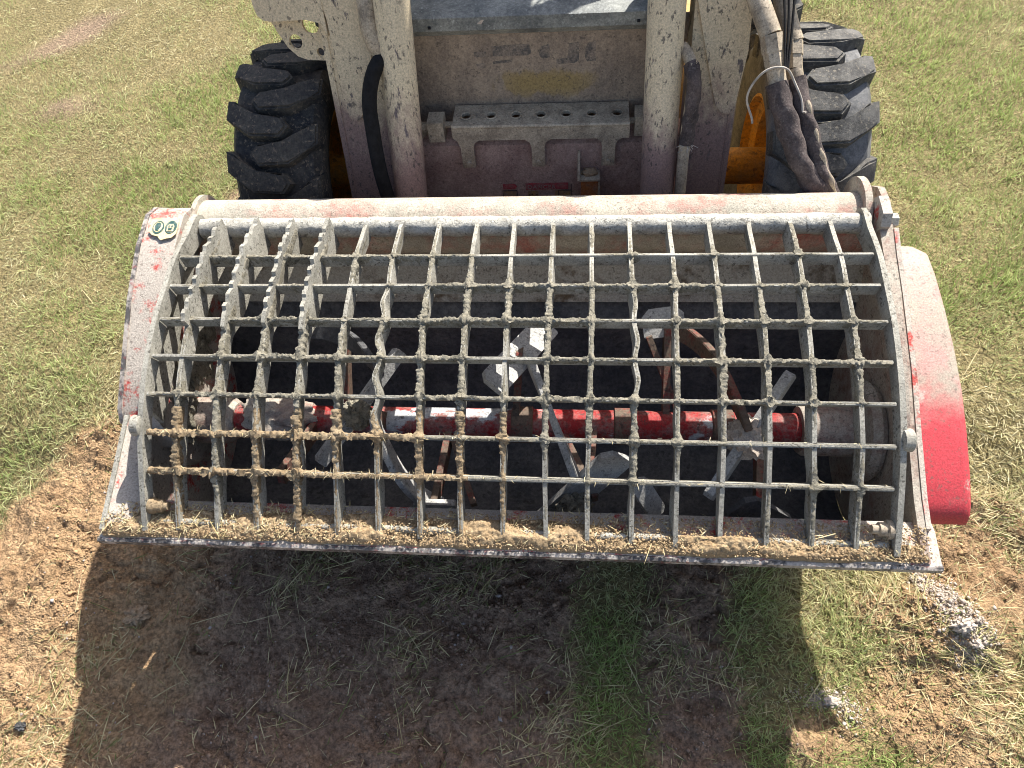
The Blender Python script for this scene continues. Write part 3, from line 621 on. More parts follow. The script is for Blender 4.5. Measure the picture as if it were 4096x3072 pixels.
gchild(lathe_x('bolt', [(-.878, .020), (-.866, .020), (-.862, .017), (-.845, .016), (-.842, .011), (-.832, .010)], (.692, .478), 'mudbrown', seg=16))

# mud caked on the grate: a crumbly skin that swells out of the bars
def crust(samples, name, mat, parent):
    """samples: list of (centre path arrays, side vec, up vec, thickness arr) -> ribbed skin"""
    Vs, Fs = [], []; base = 0
    for P, S, U, half, o in samples:                   # (n,3) top centre, (n,3) side dir, (n,3) up dir, scalar half thickness, (n,) offset
        n = len(P); ring = []
        lay_ = [(-1, -.030), (-1, -.018), (-1, -.006), (-.75, .0), (0, .001), (.75, .0), (1, -.006), (1, -.018), (1, -.030)]
        for q, (a, d) in enumerate(lay_):
            nz = .62 + .55 * fbm(P[:, 0] * 38 + q * .9, P[:, 1] * 38, P[:, 2] * 38 + q * .35, 2) + .60 * fbm(P[:, 0] * 120 + q * 3.7, P[:, 1] * 120, P[:, 2] * 120 + q * 1.3, 3)
            oo = np.maximum(o * nz * (1.0 if abs(d) < .01 else .8 if d > -.02 else .45), -.002) - .0012
            sgn = np.sign(a)
            top_ = 1.0 if d >= -.001 else 0.0
            ring.append(P + S * (a * half + sgn * oo)[:, None] + U * (d * .9 + top_ * oo * .8)[:, None])
        k = len(lay_); V = np.stack(ring, 1).reshape(-1, 3); i0 = np.arange(n - 1)[:, None] * k; q = np.arange(k)[None]; q2 = (q + 1) % k
        F = np.stack([i0 + q + base, i0 + q2 + base, i0 + k + q2 + base, i0 + k + q + base], -1).reshape(-1, 4)
        Vs.append(V); Fs.append(F); base += n * k
    V = np.concatenate(Vs); F = np.concatenate(Fs)
    me = bpy.data.meshes.new(name); me.from_pydata(V.tolist(), [], F.tolist()); me.update()
    bm = bmesh.new(); bm.from_mesh(me); bpy.data.meshes.remove(me); o = from_bm(name, bm, mat, parent, smooth=75); return o
def mudamount(x, s):
    """where the grate is caked: heaviest in the middle rows left of centre"""
    a = .22 + 1.15 * fbm(x * 4.7 + 2, s * 6, 61.0, 3)
    a = a + .45 * np.exp(-((s - .42) / .20) ** 2) + .25 * np.exp(-((x + .35) / .5) ** 2) - .45 * sstep(.62, .85, s) - .35 * sstep(.5, .9, x) * sstep(.6, .3, s) - .30 * sstep(.1, .0, s)
    return np.clip(a, 0, 1.25)
sm_grey, sm_brown = [], []
for k in range(-8, 9):
    s = np.arange(.01, END - .005, .0024); y, z, a, b = path_at(s); bx, tw = bar_bend(k, s); n = len(s)
    P = np.stack([k * .1 + bx, y, z], 1); U = np.stack([np.zeros(n), a, b], 1); S = np.tile([1.0, 0, 0], (n, 1))
    o = mudamount(k * .1, s) * .0050
    node = sum(np.exp(-((s - q) / .011) ** 2) for q in ROWS_S[:7]); o = o + node * .0095 * np.clip(mudamount(k * .1, s) * 1.3, 0, 1) * (.4 + .6 * abs(math.sin(k * 4.1 + 1)))
    low = (s > ROWS_S[4] + .03)
    if k <= 0 and k % 2 == 0 or k in (-3, -1, -5): 
        sm_grey.append((P[~low], S[~low], U[~low], T / 2, o[~low])); sm_brown.append((P[low], S[low], U[low], T / 2, o[low] * 1.25 + .0012))
    else: sm_grey.append((P, S, U, T / 2, o))
for j, sr in enumerate(ROWS_S[:7]):
    x = np.arange(-.87, .87, .0024); n = len(x); y, z, a, b = [float(v) for v in path_at(sr)]
    wob = .0016 * fbm(x * 3 + j * 9, j * 2.0, .5, 2)
    P = np.stack([x, y + a * (wob + .0025), z + b * (wob + .0025)], 1); U = np.tile([0, a, b], (n, 1)); S = np.tile([0, -b, a], (n, 1))
    am = mudamount(x, np.full(n, sr)); o = am * .0042 + .010 * np.clip(am * 1.2, 0, 1) * np.exp(-((np.abs(((x + .05) % .1) - .05)) / .010) ** 2)
    if j in (5, 6): o = o * .7 + .002 * sstep(.0, -.5, x)
    left = x < (-.08 if j == 6 else -.2)
    if j in (5, 6): sm_brown.append((P[left], S[left], U[left], .0050, o[left] + .0018)); sm_grey.append((P[~left], S[~left], U[~left], .0050, o[~left] * .7))
    else: sm_grey.append((P, S, U, .0040, o))
c1 = crust(sm_grey, 'cement_crust', 'mud', None); gchild(c1); c1['kind'] = 'stuff'
c2 = crust(sm_brown, 'soil_crust', 'mudbrown', None); gchild(c2); c2['kind'] = 'stuff'

# ---------------------------------------------------------------- mixer shaft and paddles
sx_ = np.linspace(-.93, .92, 120)
Vs_, Fs_ = tube_geo([Vector((x, *SH)) for x in sx_], .044, 28); shaft = child(mesh('mixer_shaft', Vs_, Fs_, 'shaft', smooth=60))
def sc_(o): o.parent = shaft; return o
for x0, x1, r0 in ((-.93, -.80, .070), (.76, .935, .070)): sc_(lathe_x('bearing_sleeve', [(x0, r0 * .9), (x0 + .01, r0), (x1 - .03, r0), (x1, r0 * .72)], SH, 'sideinner', seg=32))
for x0 in (.02, -.62, .30, .56): sc_(lathe_x('collar', [(x0 - .03, .045), (x0 - .027, .051), (x0 + .027, .051), (x0 + .03, .045)], SH, 'redsteel', seg=28))
for xb, sg in ((-.955, 1), (.94, -1)): sc_(lathe_x('end_disc', [(xb, .13), (xb + sg * .012, .135), (xb + sg * .03, .12), (xb + sg * .034, .08)], SH, 'sideinner', seg=40))
def bar3(name, a, b, nrm, w, th, mat, cut=.25):
    """flat bar from a to b, width w across nrm x dir, thickness th, chamfered ends"""
    a, b = Vector(a), Vector(b); d = (b - a).normalized(); n = Vector(nrm); n = (n - d * n.dot(d)).normalized(); s = d.cross(n)
    L = (b - a).length; c = w * cut
    out = [(0, -w / 2 + c), (c, -w / 2), (L - c, -w / 2), (L, -w / 2 + c), (L, w / 2 - c * .3), (L - c * .3, w / 2), (c * .3, w / 2), (0, w / 2 - c * .3)]
    A = [a + d * p + s * q + n * th / 2 for p, q in out]; Bp = [p - n * th for p in A]
    bm = bmesh.new(); add_hull(bm, A, Bp); return sc_(from_bm(name, bm, mat, bev=.003))
def radial(p): return Vector((0, p[1] - SH[0], p[2] - SH[1])).normalized()
def arm_to(p, w=.045, th=.018, mat='redsteel', dx=0):
    p = Vector(p); a = Vector((p.x + dx, *SH)); bar3('paddle_arm', a, p, (1, 0, 0), w, th, mat, .1)
def ribbon(pts, w, th, mat='paddle'):
    """curved flat strip set on edge, following the points round the shaft"""
    path = catmull(pts, .012); V, F = [], []; n = len(path)
    for i, p in enumerate(path):
        t = (path[min(i + 1, n - 1)] - path[max(i - 1, 0)]).normalized(); rd = radial(p); rd = (rd - t * rd.dot(t)).normalized(); s = t.cross(rd)
        for a, b in ((-1, 1), (1, 1), (1, -1), (-1, -1)): V.append(p + s * a * th / 2 + rd * (b * w / 2 - w / 2))
    for i in range(n - 1):
        for j in range(4): F.append((i * 4 + j, (i + 1) * 4 + j, (i + 1) * 4 + (j + 1) % 4, i * 4 + (j + 1) % 4))
    F += [(0, 1, 2, 3), tuple((n - 1) * 4 + j for j in (3, 2, 1, 0))]
    bm = bmesh.new(); me = bpy.data.meshes.new('t'); me.from_pydata(V, [], F); bm.from_mesh(me); bpy.data.meshes.remove(me)
    return sc_(from_bm('ribbon', bm, mat, bev=.002))
PA = ((-.472, .816, .488), (-.287, 1.094, .592)); PB = ((-.042, .985, .595), (.085, 1.245, .513)); PD = ((.085, .785, .233), (.275, .839, .520)); PE = ((.345, 1.250, .510), (.455, 1.255, .528)); PF = ((.490, .782, .422), (.680, 1.027, .603))
bar3('paddle', PA[0], PA[1], (.75, -.5, .45), .034, .020, 'paddle'); bar3('paddle', PB[0], PB[1], (.55, .25, .8), .075, .016, 'paddle')
bar3('paddle', PD[0], PD[1], (.25, -.85, .3), .085, .016, 'paddle'); bar3('paddle', PE[0], PE[1], (.1, -.55, .8), .080, .016, 'paddle'); bar3('paddle', PF[0], PF[1], (.8, -.5, .1), .045, .024, 'paddle')
bar3('paddle', (.318, .80, .462), (.378, .770, .345), (.7, -.7, .1), .05, .015, 'paddle'); bar3('paddle', (.565, .775, .40), (.70, .776, .270), (.1, -.9, .3), .085, .016, 'inner')
bar3('paddle', (-.250, .768, .325), (-.140, .768, .325), (.0, -.9, .25), .075, .020, 'paddle', .05)
for p, dx in (((-.39, .94, .535), .03), ((.02, 1.12, .565), -.02), ((.20, .82, .38), .02), ((.41, 1.24, .51), .0), ((.585, .90, .50), .03), ((-.20, .78, .33), .02), ((-.59, .80, .43), .03), ((-.48, 1.22, .52), 0), ((.63, .80, .33), .03)): arm_to(p, dx=dx)
arm_to((-.10, .80, .30), .03, .016, 'redsteel', dx=-.09); arm_to((.36, 1.22, .50), .03, .016, 'redsteel', dx=.10); arm_to((.22, .80, .36), .03, .016, 'redsteel', dx=-.1)
ribbon([(.045, 1.10, .592), (.062, 1.045, .598), (.102, .933, .581), (.150, .83, .505), (.172, .795, .445)], .045, .018)
ribbon([(.425, 1.262, .515), (.47, 1.20, .55), (.514, 1.082, .595), (.552, .96, .588), (.575, .89, .56)], .045, .018, 'redsteel')
ribbon([(-.60, 1.268, .50), (-.52, 1.235, .53), (-.445, 1.184, .549), (-.38, 1.10, .59), (-.328, 1.025, .60)], .05, .016, 'inner')
ribbon([(-.335, .905, .565), (-.32, .864, .54), (-.275, .792, .445), (-.23, .768, .36), (-.19, .768, .30)], .05, .018)
ribbon([(-.11, 1.02, .60), (-.12, .90, .56), (-.14, .80, .46)], .04, .014, 'redsteel') if False else None
m1 = sc_(lump('mud_clump', (.165, .790, .335), .045, 'mud', amp=.30, seed=2.0, squash=(1, .8, 1.2)))
m2 = sc_(lump('mud_clump', (.585, .905, .505), .052, 'lime', amp=.32, seed=5.0, squash=(1, 1, .9)))
m3 = sc_(lump('mud_clump', (-.385, .93, .54), .036, 'mud', amp=.35, seed=8.0)); m4 = sc_(lump('mud_clump', (-.67, 1.03, .35), .062, 'sideinner', amp=.25, seed=11.0, squash=(2.0, 1, 1)))
# caked mud on the left wall and along the back wall under the hinge
for i, (y, z, r0) in enumerate(((1.10, .50, .05), (1.02, .46, .045), (.97, .41, .04), (1.25, .52, .05), (1.16, .47, .05))):
    child(lump('wall_mud', (-.912, y, z), r0, 'mud', amp=.45, fr=3.5, seed=20 + i, squash=(.35, 1, 1.5)))
gxm = np.linspace(-.93, .925, 320); gzm = np.linspace(0, 1, 8)
X_, Z_ = np.meshgrid(gxm, gzm); nn_ = fbm(X_ * 14, Z_ * 3, 71.0, 4); dropz = .028 + .030 * np.clip(.5 + fbm(X_[0] * 9, 3.0, 73.0, 4), 0, 1.4)
yy_ = 1.452 - Z_ * .022; zz_ = .607 - Z_ * dropz[None]; bul = .007 * np.sin(np.clip(Z_, 0, 1) * pi * .9 + .15) * (.7 + .9 * nn_) - .004 * (Z_ > .95)
V = np.stack([X_, yy_ - bul - .001, zz_ + bul * .3], -1).reshape(-1, 3); nxx = len(gxm); i0 = (np.arange(7)[:, None] * nxx + np.arange(nxx - 1)[None]).ravel()
child(mesh('mud_strip', V, np.stack([i0, i0 + 1, i0 + nxx + 1, i0 + nxx], 1).tolist(), 'mud', smooth=60))

# dirt lying on the lip
lx = np.linspace(-1.0, .955, 760); ly = np.linspace(0, 1, 30); X_, Y_ = np.meshgrid(lx, ly)
front = .624 + .006 * fbm(lx * 6, 0.0, 81.0, 3); back = .700 + .012 * fbm(lx * 5, 2.0, 83.0, 3) - .03 * sstep(.1, .4, lx)
yy_ = front[None] + (back - front)[None] * Y_
hh_ = (.007 + .010 * sstep(0, .3, Y_) * sstep(1.05, .75, Y_)) * (.75 + .8 * fbm(X_ * 7, yy_ * 16, 85.0, 3)) + .0045 * fbm(X_ * 55, yy_ * 55, 87.0, 4, 2.1, .75)
edge_ = np.minimum(Y_, 1 - Y_); zz_ = lipz + .002 + (yy_ - .62) * .13 + hh_ * sstep(0, .12, edge_) - .006 * (1 - sstep(0, .10, edge_))
V = np.stack([X_, yy_, zz_], -1).reshape(-1, 3); nxx = len(lx); i0 = (np.arange(29)[:, None] * nxx + np.arange(nxx - 1)[None]).ravel()
ld = mesh('lip_dirt', V, np.stack([i0, i0 + 1, i0 + nxx + 1, i0 + nxx], 1).tolist(), 'sand', smooth=70); tag(ld, 'tan dirt lying along the bucket lip', 'dirt', kind='stuff')
def lipz_at(x, y): return lipz + .007 + (y - .62) * .13 + .007 * sstep(.625, .645, y)
n = 9000; x = rng.uniform(-1.0, .96, n); y = rng.uniform(.624, .705, n); rr = rng.gamma(1.4, .0008, n) + .0009
cr2 = crumbs('lip_crumbs', x, y, lipz_at(x, y) + .003, np.minimum(rr, .006), lerp((.27, .185, .10), (.44, .33, .20), rng.uniform(0, 1, n)), 'crumb'); tag(cr2, 'loose crumbs on the bucket lip dirt', 'soil', kind='stuff')
n = 800; x = np.where(rng.uniform(0, 1, n) < .5, rng.uniform(-1.0, -.45, n), rng.uniform(-1, .97, n)); y = rng.uniform(.630, .710, n)
scs = lerp((.45, .37, .18), (.66, .57, .36), rng.uniform(0, 1, n))
ls = blades('lip_straw', x, y, lipz_at(x, y) + .007, rng.uniform(0, 2 * pi, n), rng.normal(1.53, .09, n), np.where(rng.uniform(0, 1, n) < .03, rng.uniform(.05, .08, n), rng.uniform(.006, .024, n)), rng.uniform(.0012, .0024, n), rng.normal(.1, .25, n), scs, 'straw'); tag(ls, 'dry straw bits stuck in the bucket lip dirt', 'straw', kind='stuff')
# straw caught on the lower cross bars
n = 260; sel = rng.integers(0, 3, n); x = np.where(sel < 2, rng.uniform(-.86, -.1, n), rng.uniform(-.86, .86, n)); row = np.where(rng.uniform(0, 1, n) < .6, 6, 5)
ry = np.array([ROWS[j][0] for j in row]); rz = np.array([ROWS[j][1] for j in row])
ls2 = blades('caught_straw', x, ry + rng.normal(0, .004, n), rz + .006, rng.uniform(0, 2 * pi, n), rng.normal(1.5, .4, n), rng.uniform(.006, .022, n), rng.uniform(.0010, .0018, n), rng.normal(.2, .4, n), lerp((.45, .37, .2), (.66, .57, .38), rng.uniform(0, 1, n)), 'straw'); tag(ls2, 'dry straw bits caught on the lower cross bars of the grate', 'straw', kind='stuff')

# ================================================================== skid steer loader
loader = tag(empty('skid_steer_loader', (.03, 2.4, 0)), 'dusty tan skid steer loader with knobbly tyres behind the mixing bucket', 'skid steer')
def lchild(o): o.parent = loader; o.matrix_parent_inverse = Matrix.Translation(loader.location).inverted(); return o
def under(o, p): o.parent = p; return o
LEAN = .306
def ly_(z, y0): return y0 + (z - .5) * LEAN
arm_n = Vector((0, -1, LEAN)).normalized()
# loader arms: leaning box beams
for x0, x1, xb0, xb1 in ((-.568, -.418, -.572, -.395), (.468, .618, .478, .612)):
    bm = bmesh.new(); zt, zb, d = 1.28, .30, .11
    T_ = [(x0, ly_(zt, 1.78), zt), (x1, ly_(zt, 1.78), zt), (x1, ly_(zt, 1.78) + d, zt), (x0, ly_(zt, 1.78) + d, zt)]
    b_ = [(xb0, ly_(zb, 1.78), zb), (xb1, ly_(zb, 1.78), zb), (xb1, ly_(zb, 1.78) + d, zb), (xb0, ly_(zb, 1.78) + d, zb)]
    add_hull(bm, T_, b_); arm = lchild(from_bm('loader_arm', bm, 'arm', bev=.006))
    # welded seam along the outer edge
    xo, xob = (x0 + .016, xb0 + .016) if x0 < 0 else (x1 - .016, xb1 - .016)
    under(tube('weld_seam', [(xo, ly_(zt, 1.78) - .0005, zt), (xob, ly_(zb, 1.78) - .0005, zb)], .003, 'arm', step=.1, seg=6), arm)
    # upper run of the arm towards the rear
    bm = bmesh.new(); xm0, xm1 = x0, x1
    add_hull(bm, [(xm0, 2.04, 1.12), (xm1, 2.04, 1.12), (xm1, 2.04, 1.27), (xm0, 2.04, 1.27)], [(xm0, 3.5, 1.36), (xm1, 3.5, 1.36), (xm1, 3.5, 1.54), (xm0, 3.5, 1.54)])
    lchild(from_bm('arm_beam', bm, 'arm', bev=.008))
# gusset plates on the arm fronts
def front_plate(name, pts, th, mat, parent=None, bev=.003):
    o = slab(name, pts, arm_n, th, mat, bev=bev); return lchild(o)
gl = [(-.549, 1.27), (-.549, 1.068), (-.540, 1.018), (-.537, .931), (-.534, .795), (-.528, .765), (-.514, .750), (-.495, .755), (-.481, .774), (-.447, .843), (-.414, .997), (-.413, 1.063), (-.413, 1.27)]
front_plate('gusset_plate', [(x, ly_(z, 1.768), z) for x, z in gl], .013, 'arm')
gr = [(.474, 1.27), (.475, 1.034), (.500, .947), (.545, .800), (.555, .770), (.575, .750), (.595, .748), (.610, .765), (.625, .91), (.619, 1.029), (.619, 1.27)]
front_plate('gusset_plate', [(x, ly_(z, 1.768), z) for x, z in gr], .013, 'arm')
# left upper bracket: flat wing and a set-back ear with round holes
wg = [(-.74, 1.30), (-.742, 1.062), (-.736, 1.036), (-.722, 1.024), (-.700, 1.020), (-.60, 1.022), (-.560, 1.012), (-.545, .98), (-.545, 1.30)]
front_plate('arm_bracket', [(x, ly_(z, 1.765), z) for x, z in wg], .012, 'arm')
def holed_plate(name, outline, holes, y0, th, mat):
    """flat leaning plate with true round holes (outline and holes in x,z)"""
    bm = bmesh.new(); vs0 = [bm.verts.new((x, ly_(z, y0), z)) for x, z in outline]; eds = [bm.edges.new((vs0[i], vs0[(i + 1) % len(vs0)])) for i in range(len(vs0))]
    for cx, cz, r in holes:
        hv = [bm.verts.new((cx + r * cos(a), ly_(cz + r * sin(a), y0), cz + r * sin(a))) for a in np.linspace(0, 2 * pi, 20, endpoint=False)]
        eds += [bm.edges.new((hv[i], hv[(i + 1) % 20])) for i in range(20)]
    bmesh.ops.triangle_fill(bm, use_beauty=True, edges=eds, normal=arm_n)
    res = bmesh.ops.extrude_face_region(bm, geom=bm.faces[:]); mv = [g for g in res['geom'] if isinstance(g, bmesh.types.BMVert)]
    bmesh.ops.translate(bm, vec=-arm_n * th, verts=mv)
    return lchild(from_bm(name, bm, mat, smooth=30))
ear_o = [(-.73, 1.10), (-.715, 1.00), (-.700, .968), (-.682, .935), (-.658, .912), (-.63, .902), (-.56, .898), (-.545, .92), (-.545, 1.10)]
holed_plate('bracket_ear', ear_o, [(-.602, .992, .024), (-.656, .950, .019), (-.588, .921, .011)], 1.805, .012, 'arm')
# tilt cylinders
def cyl(xt, xb):
    zt, zb = 1.22, .36
    p = lambda t: Vector((xt + (xb - xt) * t, ly_(zt + (zb - zt) * t, 1.745), zt + (zb - zt) * t))
    c = lchild(tube('tilt_cylinder', [p(0), p(1)], .0505, 'cyl', step=.05, seg=36))
    under(tube('cylinder_head', [p(.96), p(1)], .056, 'cyl', step=.05, seg=36), c)
    under(tube('piston_rod', [p(.99), p(1.1)], .028, 'steel', step=.05, seg=20), c)
cyl(-.337, -.372); cyl(.388, .410)
# front panels and cab sill
up = lchild(box('front_panel', -.43, .47, 1.992, 2.02, .60, .955, 'panel', bev=.004))
lp = lchild(prism('lower_panel', [(1.905, .16), (1.897, .58), (1.903, .612), (1.925, .625), (1.992, .632), (1.992, .60), (1.93, .56), (1.93, .16)], -.47, .50, 'panellow', bev=.004))
# recess floor dirt line under the cross bar, yellow scuffed patch on the upper panel
def dec(name, poly, y, mat, parent, th=.0012): return under(slab(name, [(x, y, z) for x, z in poly], (0, -1, 0), th, mat, bev=0), parent)
def z2(zx, zy):                                       # measured on the photograph's panel crop, laid on the panel plane
    px, py = (1600 + zx * .5199) * .54, zy * .5199 * .54
    return px, py
# worn grey letters left on the panel
LET = [[(-.148, .872), (-.112, .873), (-.112, .858), (-.148, .856)], [(-.146, .834), (-.118, .838), (-.118, .822), (-.140, .820)],
       [(-.094, .889), (.018, .893), (.022, .864), (.010, .858), (-.092, .858)], [(-.094, .842), (-.035, .846), (-.038, .838), (-.094, .834)],
       [(.046, .866), (.052, .884), (.076, .891), (.076, .850), (.056, .846), (.046, .854)],
       [(.095, .842), (.128, .846), (.134, .890), (.162, .894), (.162, .838), (.150, .830), (.097, .828)],
       [(.181, .872), (.188, .890), (.212, .897), (.212, .834), (.186, .833), (.180, .848)]]
for pl in LET: dec('letter', pl, 1.9912, 'letter', up, .001)
sill = lchild(prism('cab_sill', [(1.962, .955), (1.962, .992), (1.985, 1.000), (2.12, 1.002), (2.12, .93), (1.985, .93)], -.40, .44, 'sill', bev=.004))
under(prism('sill_cheek', [(1.970, .994), (1.985, 1.20), (2.11, 1.20), (2.11, .996)], -.40, -.315, 'sill', bev=.004), sill); under(prism('sill_cheek', [(1.975, .994), (1.99, 1.20), (2.11, 1.20), (2.11, .996)], .372, .44, 'sill', bev=.004), sill)
for x in (-.262, .326): under(lathe_x('rivet', [(x - .004, .004), (x + .004, .004)], (1.9605, .967), 'black', seg=12), sill)
dec('scratch', [(-.125, .973), (-.112, .984), (-.104, .984), (-.113, .972)], 1.9612, 'lime', sill, .0006)
lchild(box('cab_floor', -.40, .44, 2.12, 3.0, .80, .86, 'black')); lchild(box('floor_pedal', -.21, -.10, 2.16, 2.30, .862, .95, 'black', bev=.02))
# perforated cross bar with tabs
def crossbar():
    bm = bmesh.new(); x0, x1, y0, y1, zt = -.226, .316, 1.876, 1.985, .702
    rect = [(x0, y0), (x1, y0), (x1, y1), (x0, y1)]; vs0 = [bm.verts.new((x, y, zt)) for x, y in rect]; eds = [bm.edges.new((vs0[i], vs0[(i + 1) % 4])) for i in range(4)]
    for i in range(7):
        cx = -.185 + i * .0775
        hv = [bm.verts.new((cx + .0145 * cos(a), 1.926 + .0150 * sin(a), zt)) for a in np.linspace(0, 2 * pi, 24, endpoint=False)]; eds += [bm.edges.new((hv[k], hv[(k + 1) % 24])) for k in range(24)]
    bmesh.ops.triangle_fill(bm, use_beauty=True, edges=eds, normal=(0, 0, 1))
    res = bmesh.ops.extrude_face_region(bm, geom=bm.faces[:]); mv = [g for g in res['geom'] if isinstance(g, bmesh.types.BMVert)]; bmesh.ops.translate(bm, vec=(0, 0, -.008), verts=mv)
    return lchild(from_bm('cross_guard', bm, 'steel', smooth=30))
cb = crossbar(); cb['label'] = 'perforated steel guard with seven round holes'
for i in range(7):
    cx = -.185 + i * .0775; pts = [(cx + .0165 * cos(a), 1.926 + .017 * sin(a), .7035) for a in np.linspace(0, 2 * pi, 25)]
    under(tube('hole_rim', pts, .0028, 'steel', step=.02, seg=6, curve=False), cb)
fl = [(-.228, .694), (.318, .694), (.318, .650)]
def tab(cx): return [(cx + .040, .650), (cx + .026, .640), (cx + .0205, .622), (cx + .0205, .548), (cx - .0205, .548), (cx - .0205, .622), (cx - .026, .640), (cx - .040, .650)]
poly = fl + tab(.257) + tab(.037) + tab(-.187)[:7] + [(-.213, .646), (-.228, .660)]
under(slab('guard_flange', [(x, 1.8755 + .0035 * 0, z) for x, z in poly], (0, -1, 0), .008, 'steel', bev=.0015), cb)
bm_roll = [(x, 1.879, .6975) for x in np.linspace(-.227, .317, 6)]; under(tube('guard_edge', bm_roll, .0062, 'steel', step=.1, seg=12), cb)
for cx in (-.187, .037, .257):
    bt = under(mesh('bolt', *(lambda n: ([(cx + .0095 * cos(2 * pi * k / n), 1.8755 - .0, .565 + .0095 * sin(2 * pi * k / n)) for k in range(n)] + [(cx + .0085 * cos(2 * pi * k / n), 1.869, .565 + .0085 * sin(2 * pi * k / n)) for k in range(n)], [tuple(range(n))[::-1], tuple(range(n, 2 * n))] + [(k, (k + 1) % n, n + (k + 1) % n, n + k) for k in range(n)]))(6), 'steel', smooth=0), cb)
lchild(box('valve_block', -.305, -.255, 1.885, 1.945, .640, .708, 'steel', bev=.004)); lchild(box('valve_block', .333, .385, 1.89, 1.95, .645, .712, 'steel', bev=.004))
lchild(tube('pipe', [(-.30, 1.925, .675), (.36, 1.925, .675)], .010, 'steel', step=.1)); 
ft = lchild(tube('hose_fitting', [(-.305, 1.915, .672), (-.33, 1.915, .672)], .019, 'steel', step=.05, seg=6)); under(tube('fitting_nut', [(-.328, 1.915, .672), (-.345, 1.915, .672)], .015, 'steel', step=.05, seg=12), ft)
under(tube('elbow', [(-.338, 1.915, .645), (-.345, 1.912, .68), (-.347, 1.91, .72)], .020, 'steel', step=.01, seg=12), ft); under(tube('fitting_nut', [(-.347, 1.91, .722), (-.348, 1.905, .752)], .021, 'steel', step=.05, seg=6), ft)
# angle bracket and warning decal on the lower panel
ab = lchild(prism('angle_bracket', [(1.90, .506), (1.850, .506), (1.850, .513), (1.90, .513)], .168, .232, 'steel', bev=.001))
under(prism('bracket_side', [(1.90, .59), (1.893, .59), (1.876, .55), (1.850, .508), (1.90, .506)], .161, .169, 'steel', bev=.001), ab); under(prism('bracket_drop', [(1.90, .34), (1.868, .34), (1.862, .506), (1.90, .506)], .172, .228, 'orange', bev=.001), ab)
under(prism('bracket_edge', [(1.90, .34), (1.862, .34), (1.856, .506), (1.90, .506)], .2275, .234, 'steel', bev=.001), ab)
under(lump('bracket_dirt', (.200, 1.880, .518), .026, 'clod', amp=.25, seed=3, squash=(1, .6, .6), sub=3), ab)
DY = 1.8945
dec('warning_decal', [(-.088, .463), (-.048, .463), (-.041, .453), (-.048, .441), (-.088, .441)], DY, 'decred', lp); dec('warning_decal', [(-.012, .465), (.130, .466), (.130, .440), (-.012, .438)], DY, 'decred', lp)
for x0, x1 in ((-.087, -.046), (-.005, .030), (.085, .137)): dec('decal_field', [(x0, .432), (x1, .432), (x1, .35), (x0, .35)], DY + .0002, 'decyel', lp)
for pts_ in (((-.090, .436), (-.042, .436)), ((.098, .436), (.140, .436)), ((-.090, .436), (-.090, .35)), ((-.042, .436), (-.042, .35)), ((.098, .436), (.098, .35)), ((.140, .462), (.140, .35))):
    under(tube('decal_line', [(x, DY - .0012, z) for x, z in pts_], .0012, 'black', step=.05, seg=5), lp)
def text(s, size, loc, mat, parent):
    cu = bpy.data.curves.new('t', 'FONT'); cu.body = s; cu.size = size; cu.extrude = .0005; cu.space_character = 1.1; tmp = bpy.data.objects.new('t', cu); COL.objects.link(tmp)
    dg = bpy.context.evaluated_depsgraph_get(); me = bpy.data.meshes.new_from_object(tmp.evaluated_get(dg)); bpy.data.objects.remove(tmp)
    me.materials.clear(); o = link('lettering', me, mat, parent, smooth=0); o.location = loc; o.rotation_euler = (pi / 2, 0, 0); return o
text('DANGER', .022, (-.006, DY - .0018, .4435), 'decpale', lp)
text('OR  N', .010, (-.002, DY - .0018, .416), 'black', lp)

# hoses on the left arm
h1_ = lchild(tube('hydraulic_hose', [(-.345, 1.905, .75), (-.340, 1.90, .82), (-.350, 1.885, .895), (-.385, 1.86, .938), (-.415, 1.83, .911), (-.434, 1.795, .852), (-.437, 1.765, .775), (-.437, 1.735, .658), (-.428, 1.715, .55)], .0215, 'blackhose', step=.012, seg=14))
under(tube('hose_end', [(-.428, 1.71, .57), (-.424, 1.70, .52), (-.42, 1.69, .46)], .015, 'steel', step=.01), h1_)
for i in range(7):
    a = random.uniform(-.5, .5); under(tube('loose_thread', [(-.418, 1.708, .565), (-.412 + .006 * a, 1.70, .54), (-.408 + .012 * a, 1.695, .515 - .02 * random.random())], .0008, 'blackhose', step=.01, seg=5), h1_)
h2_ = lchild(tube('hydraulic_hose', [(-.425, 1.96, 1.12), (-.415, 1.92, 1.06), (-.412, 1.89, 1.00), (-.395, 1.875, .955), (-.375, 1.88, .93)], lambda i, k: .026, 'steel', step=.015)); 
# short worn hose between the right cylinder and arm
h3_ = lchild(tube('hydraulic_hose', [(.445, 1.885, .93), (.458, 1.85, .925), (.470, 1.815, .905), (.474, 1.795, .85), (.471, 1.775, .76), (.470, 1.755, .66), (.474, 1.74, .55), (.474, 1.73, .48)], .0165, 'steel', step=.012))
V, F = tube_geo(catmull([(.462, 1.83, .915), (.473, 1.806, .895), (.477, 1.785, .845), (.474, 1.765, .76), (.472, 1.755, .715)], .006), lambda i, k: .0195 + .003 * float(np.sin(i * .7 + k * 2.1) * np.sin(k * 1.3 + i * .13)), 14)
under(mesh('torn_sleeve', V, F, 'hose', smooth=60), h3_)
for i in range(16):
    a = random.uniform(0, 2 * pi); s_ = random.uniform(.012, .035); p = Vector((.472, 1.752, random.uniform(.70, .73))); e = p + Vector((cos(a) * s_, -abs(sin(a)) * s_ * .7, -random.uniform(.0, .03)))
    under(tube('frayed_thread', [p, (p + e) / 2 + Vector((0, -.004, .004)), e], .0009, 'string', step=.01, seg=5), h3_)
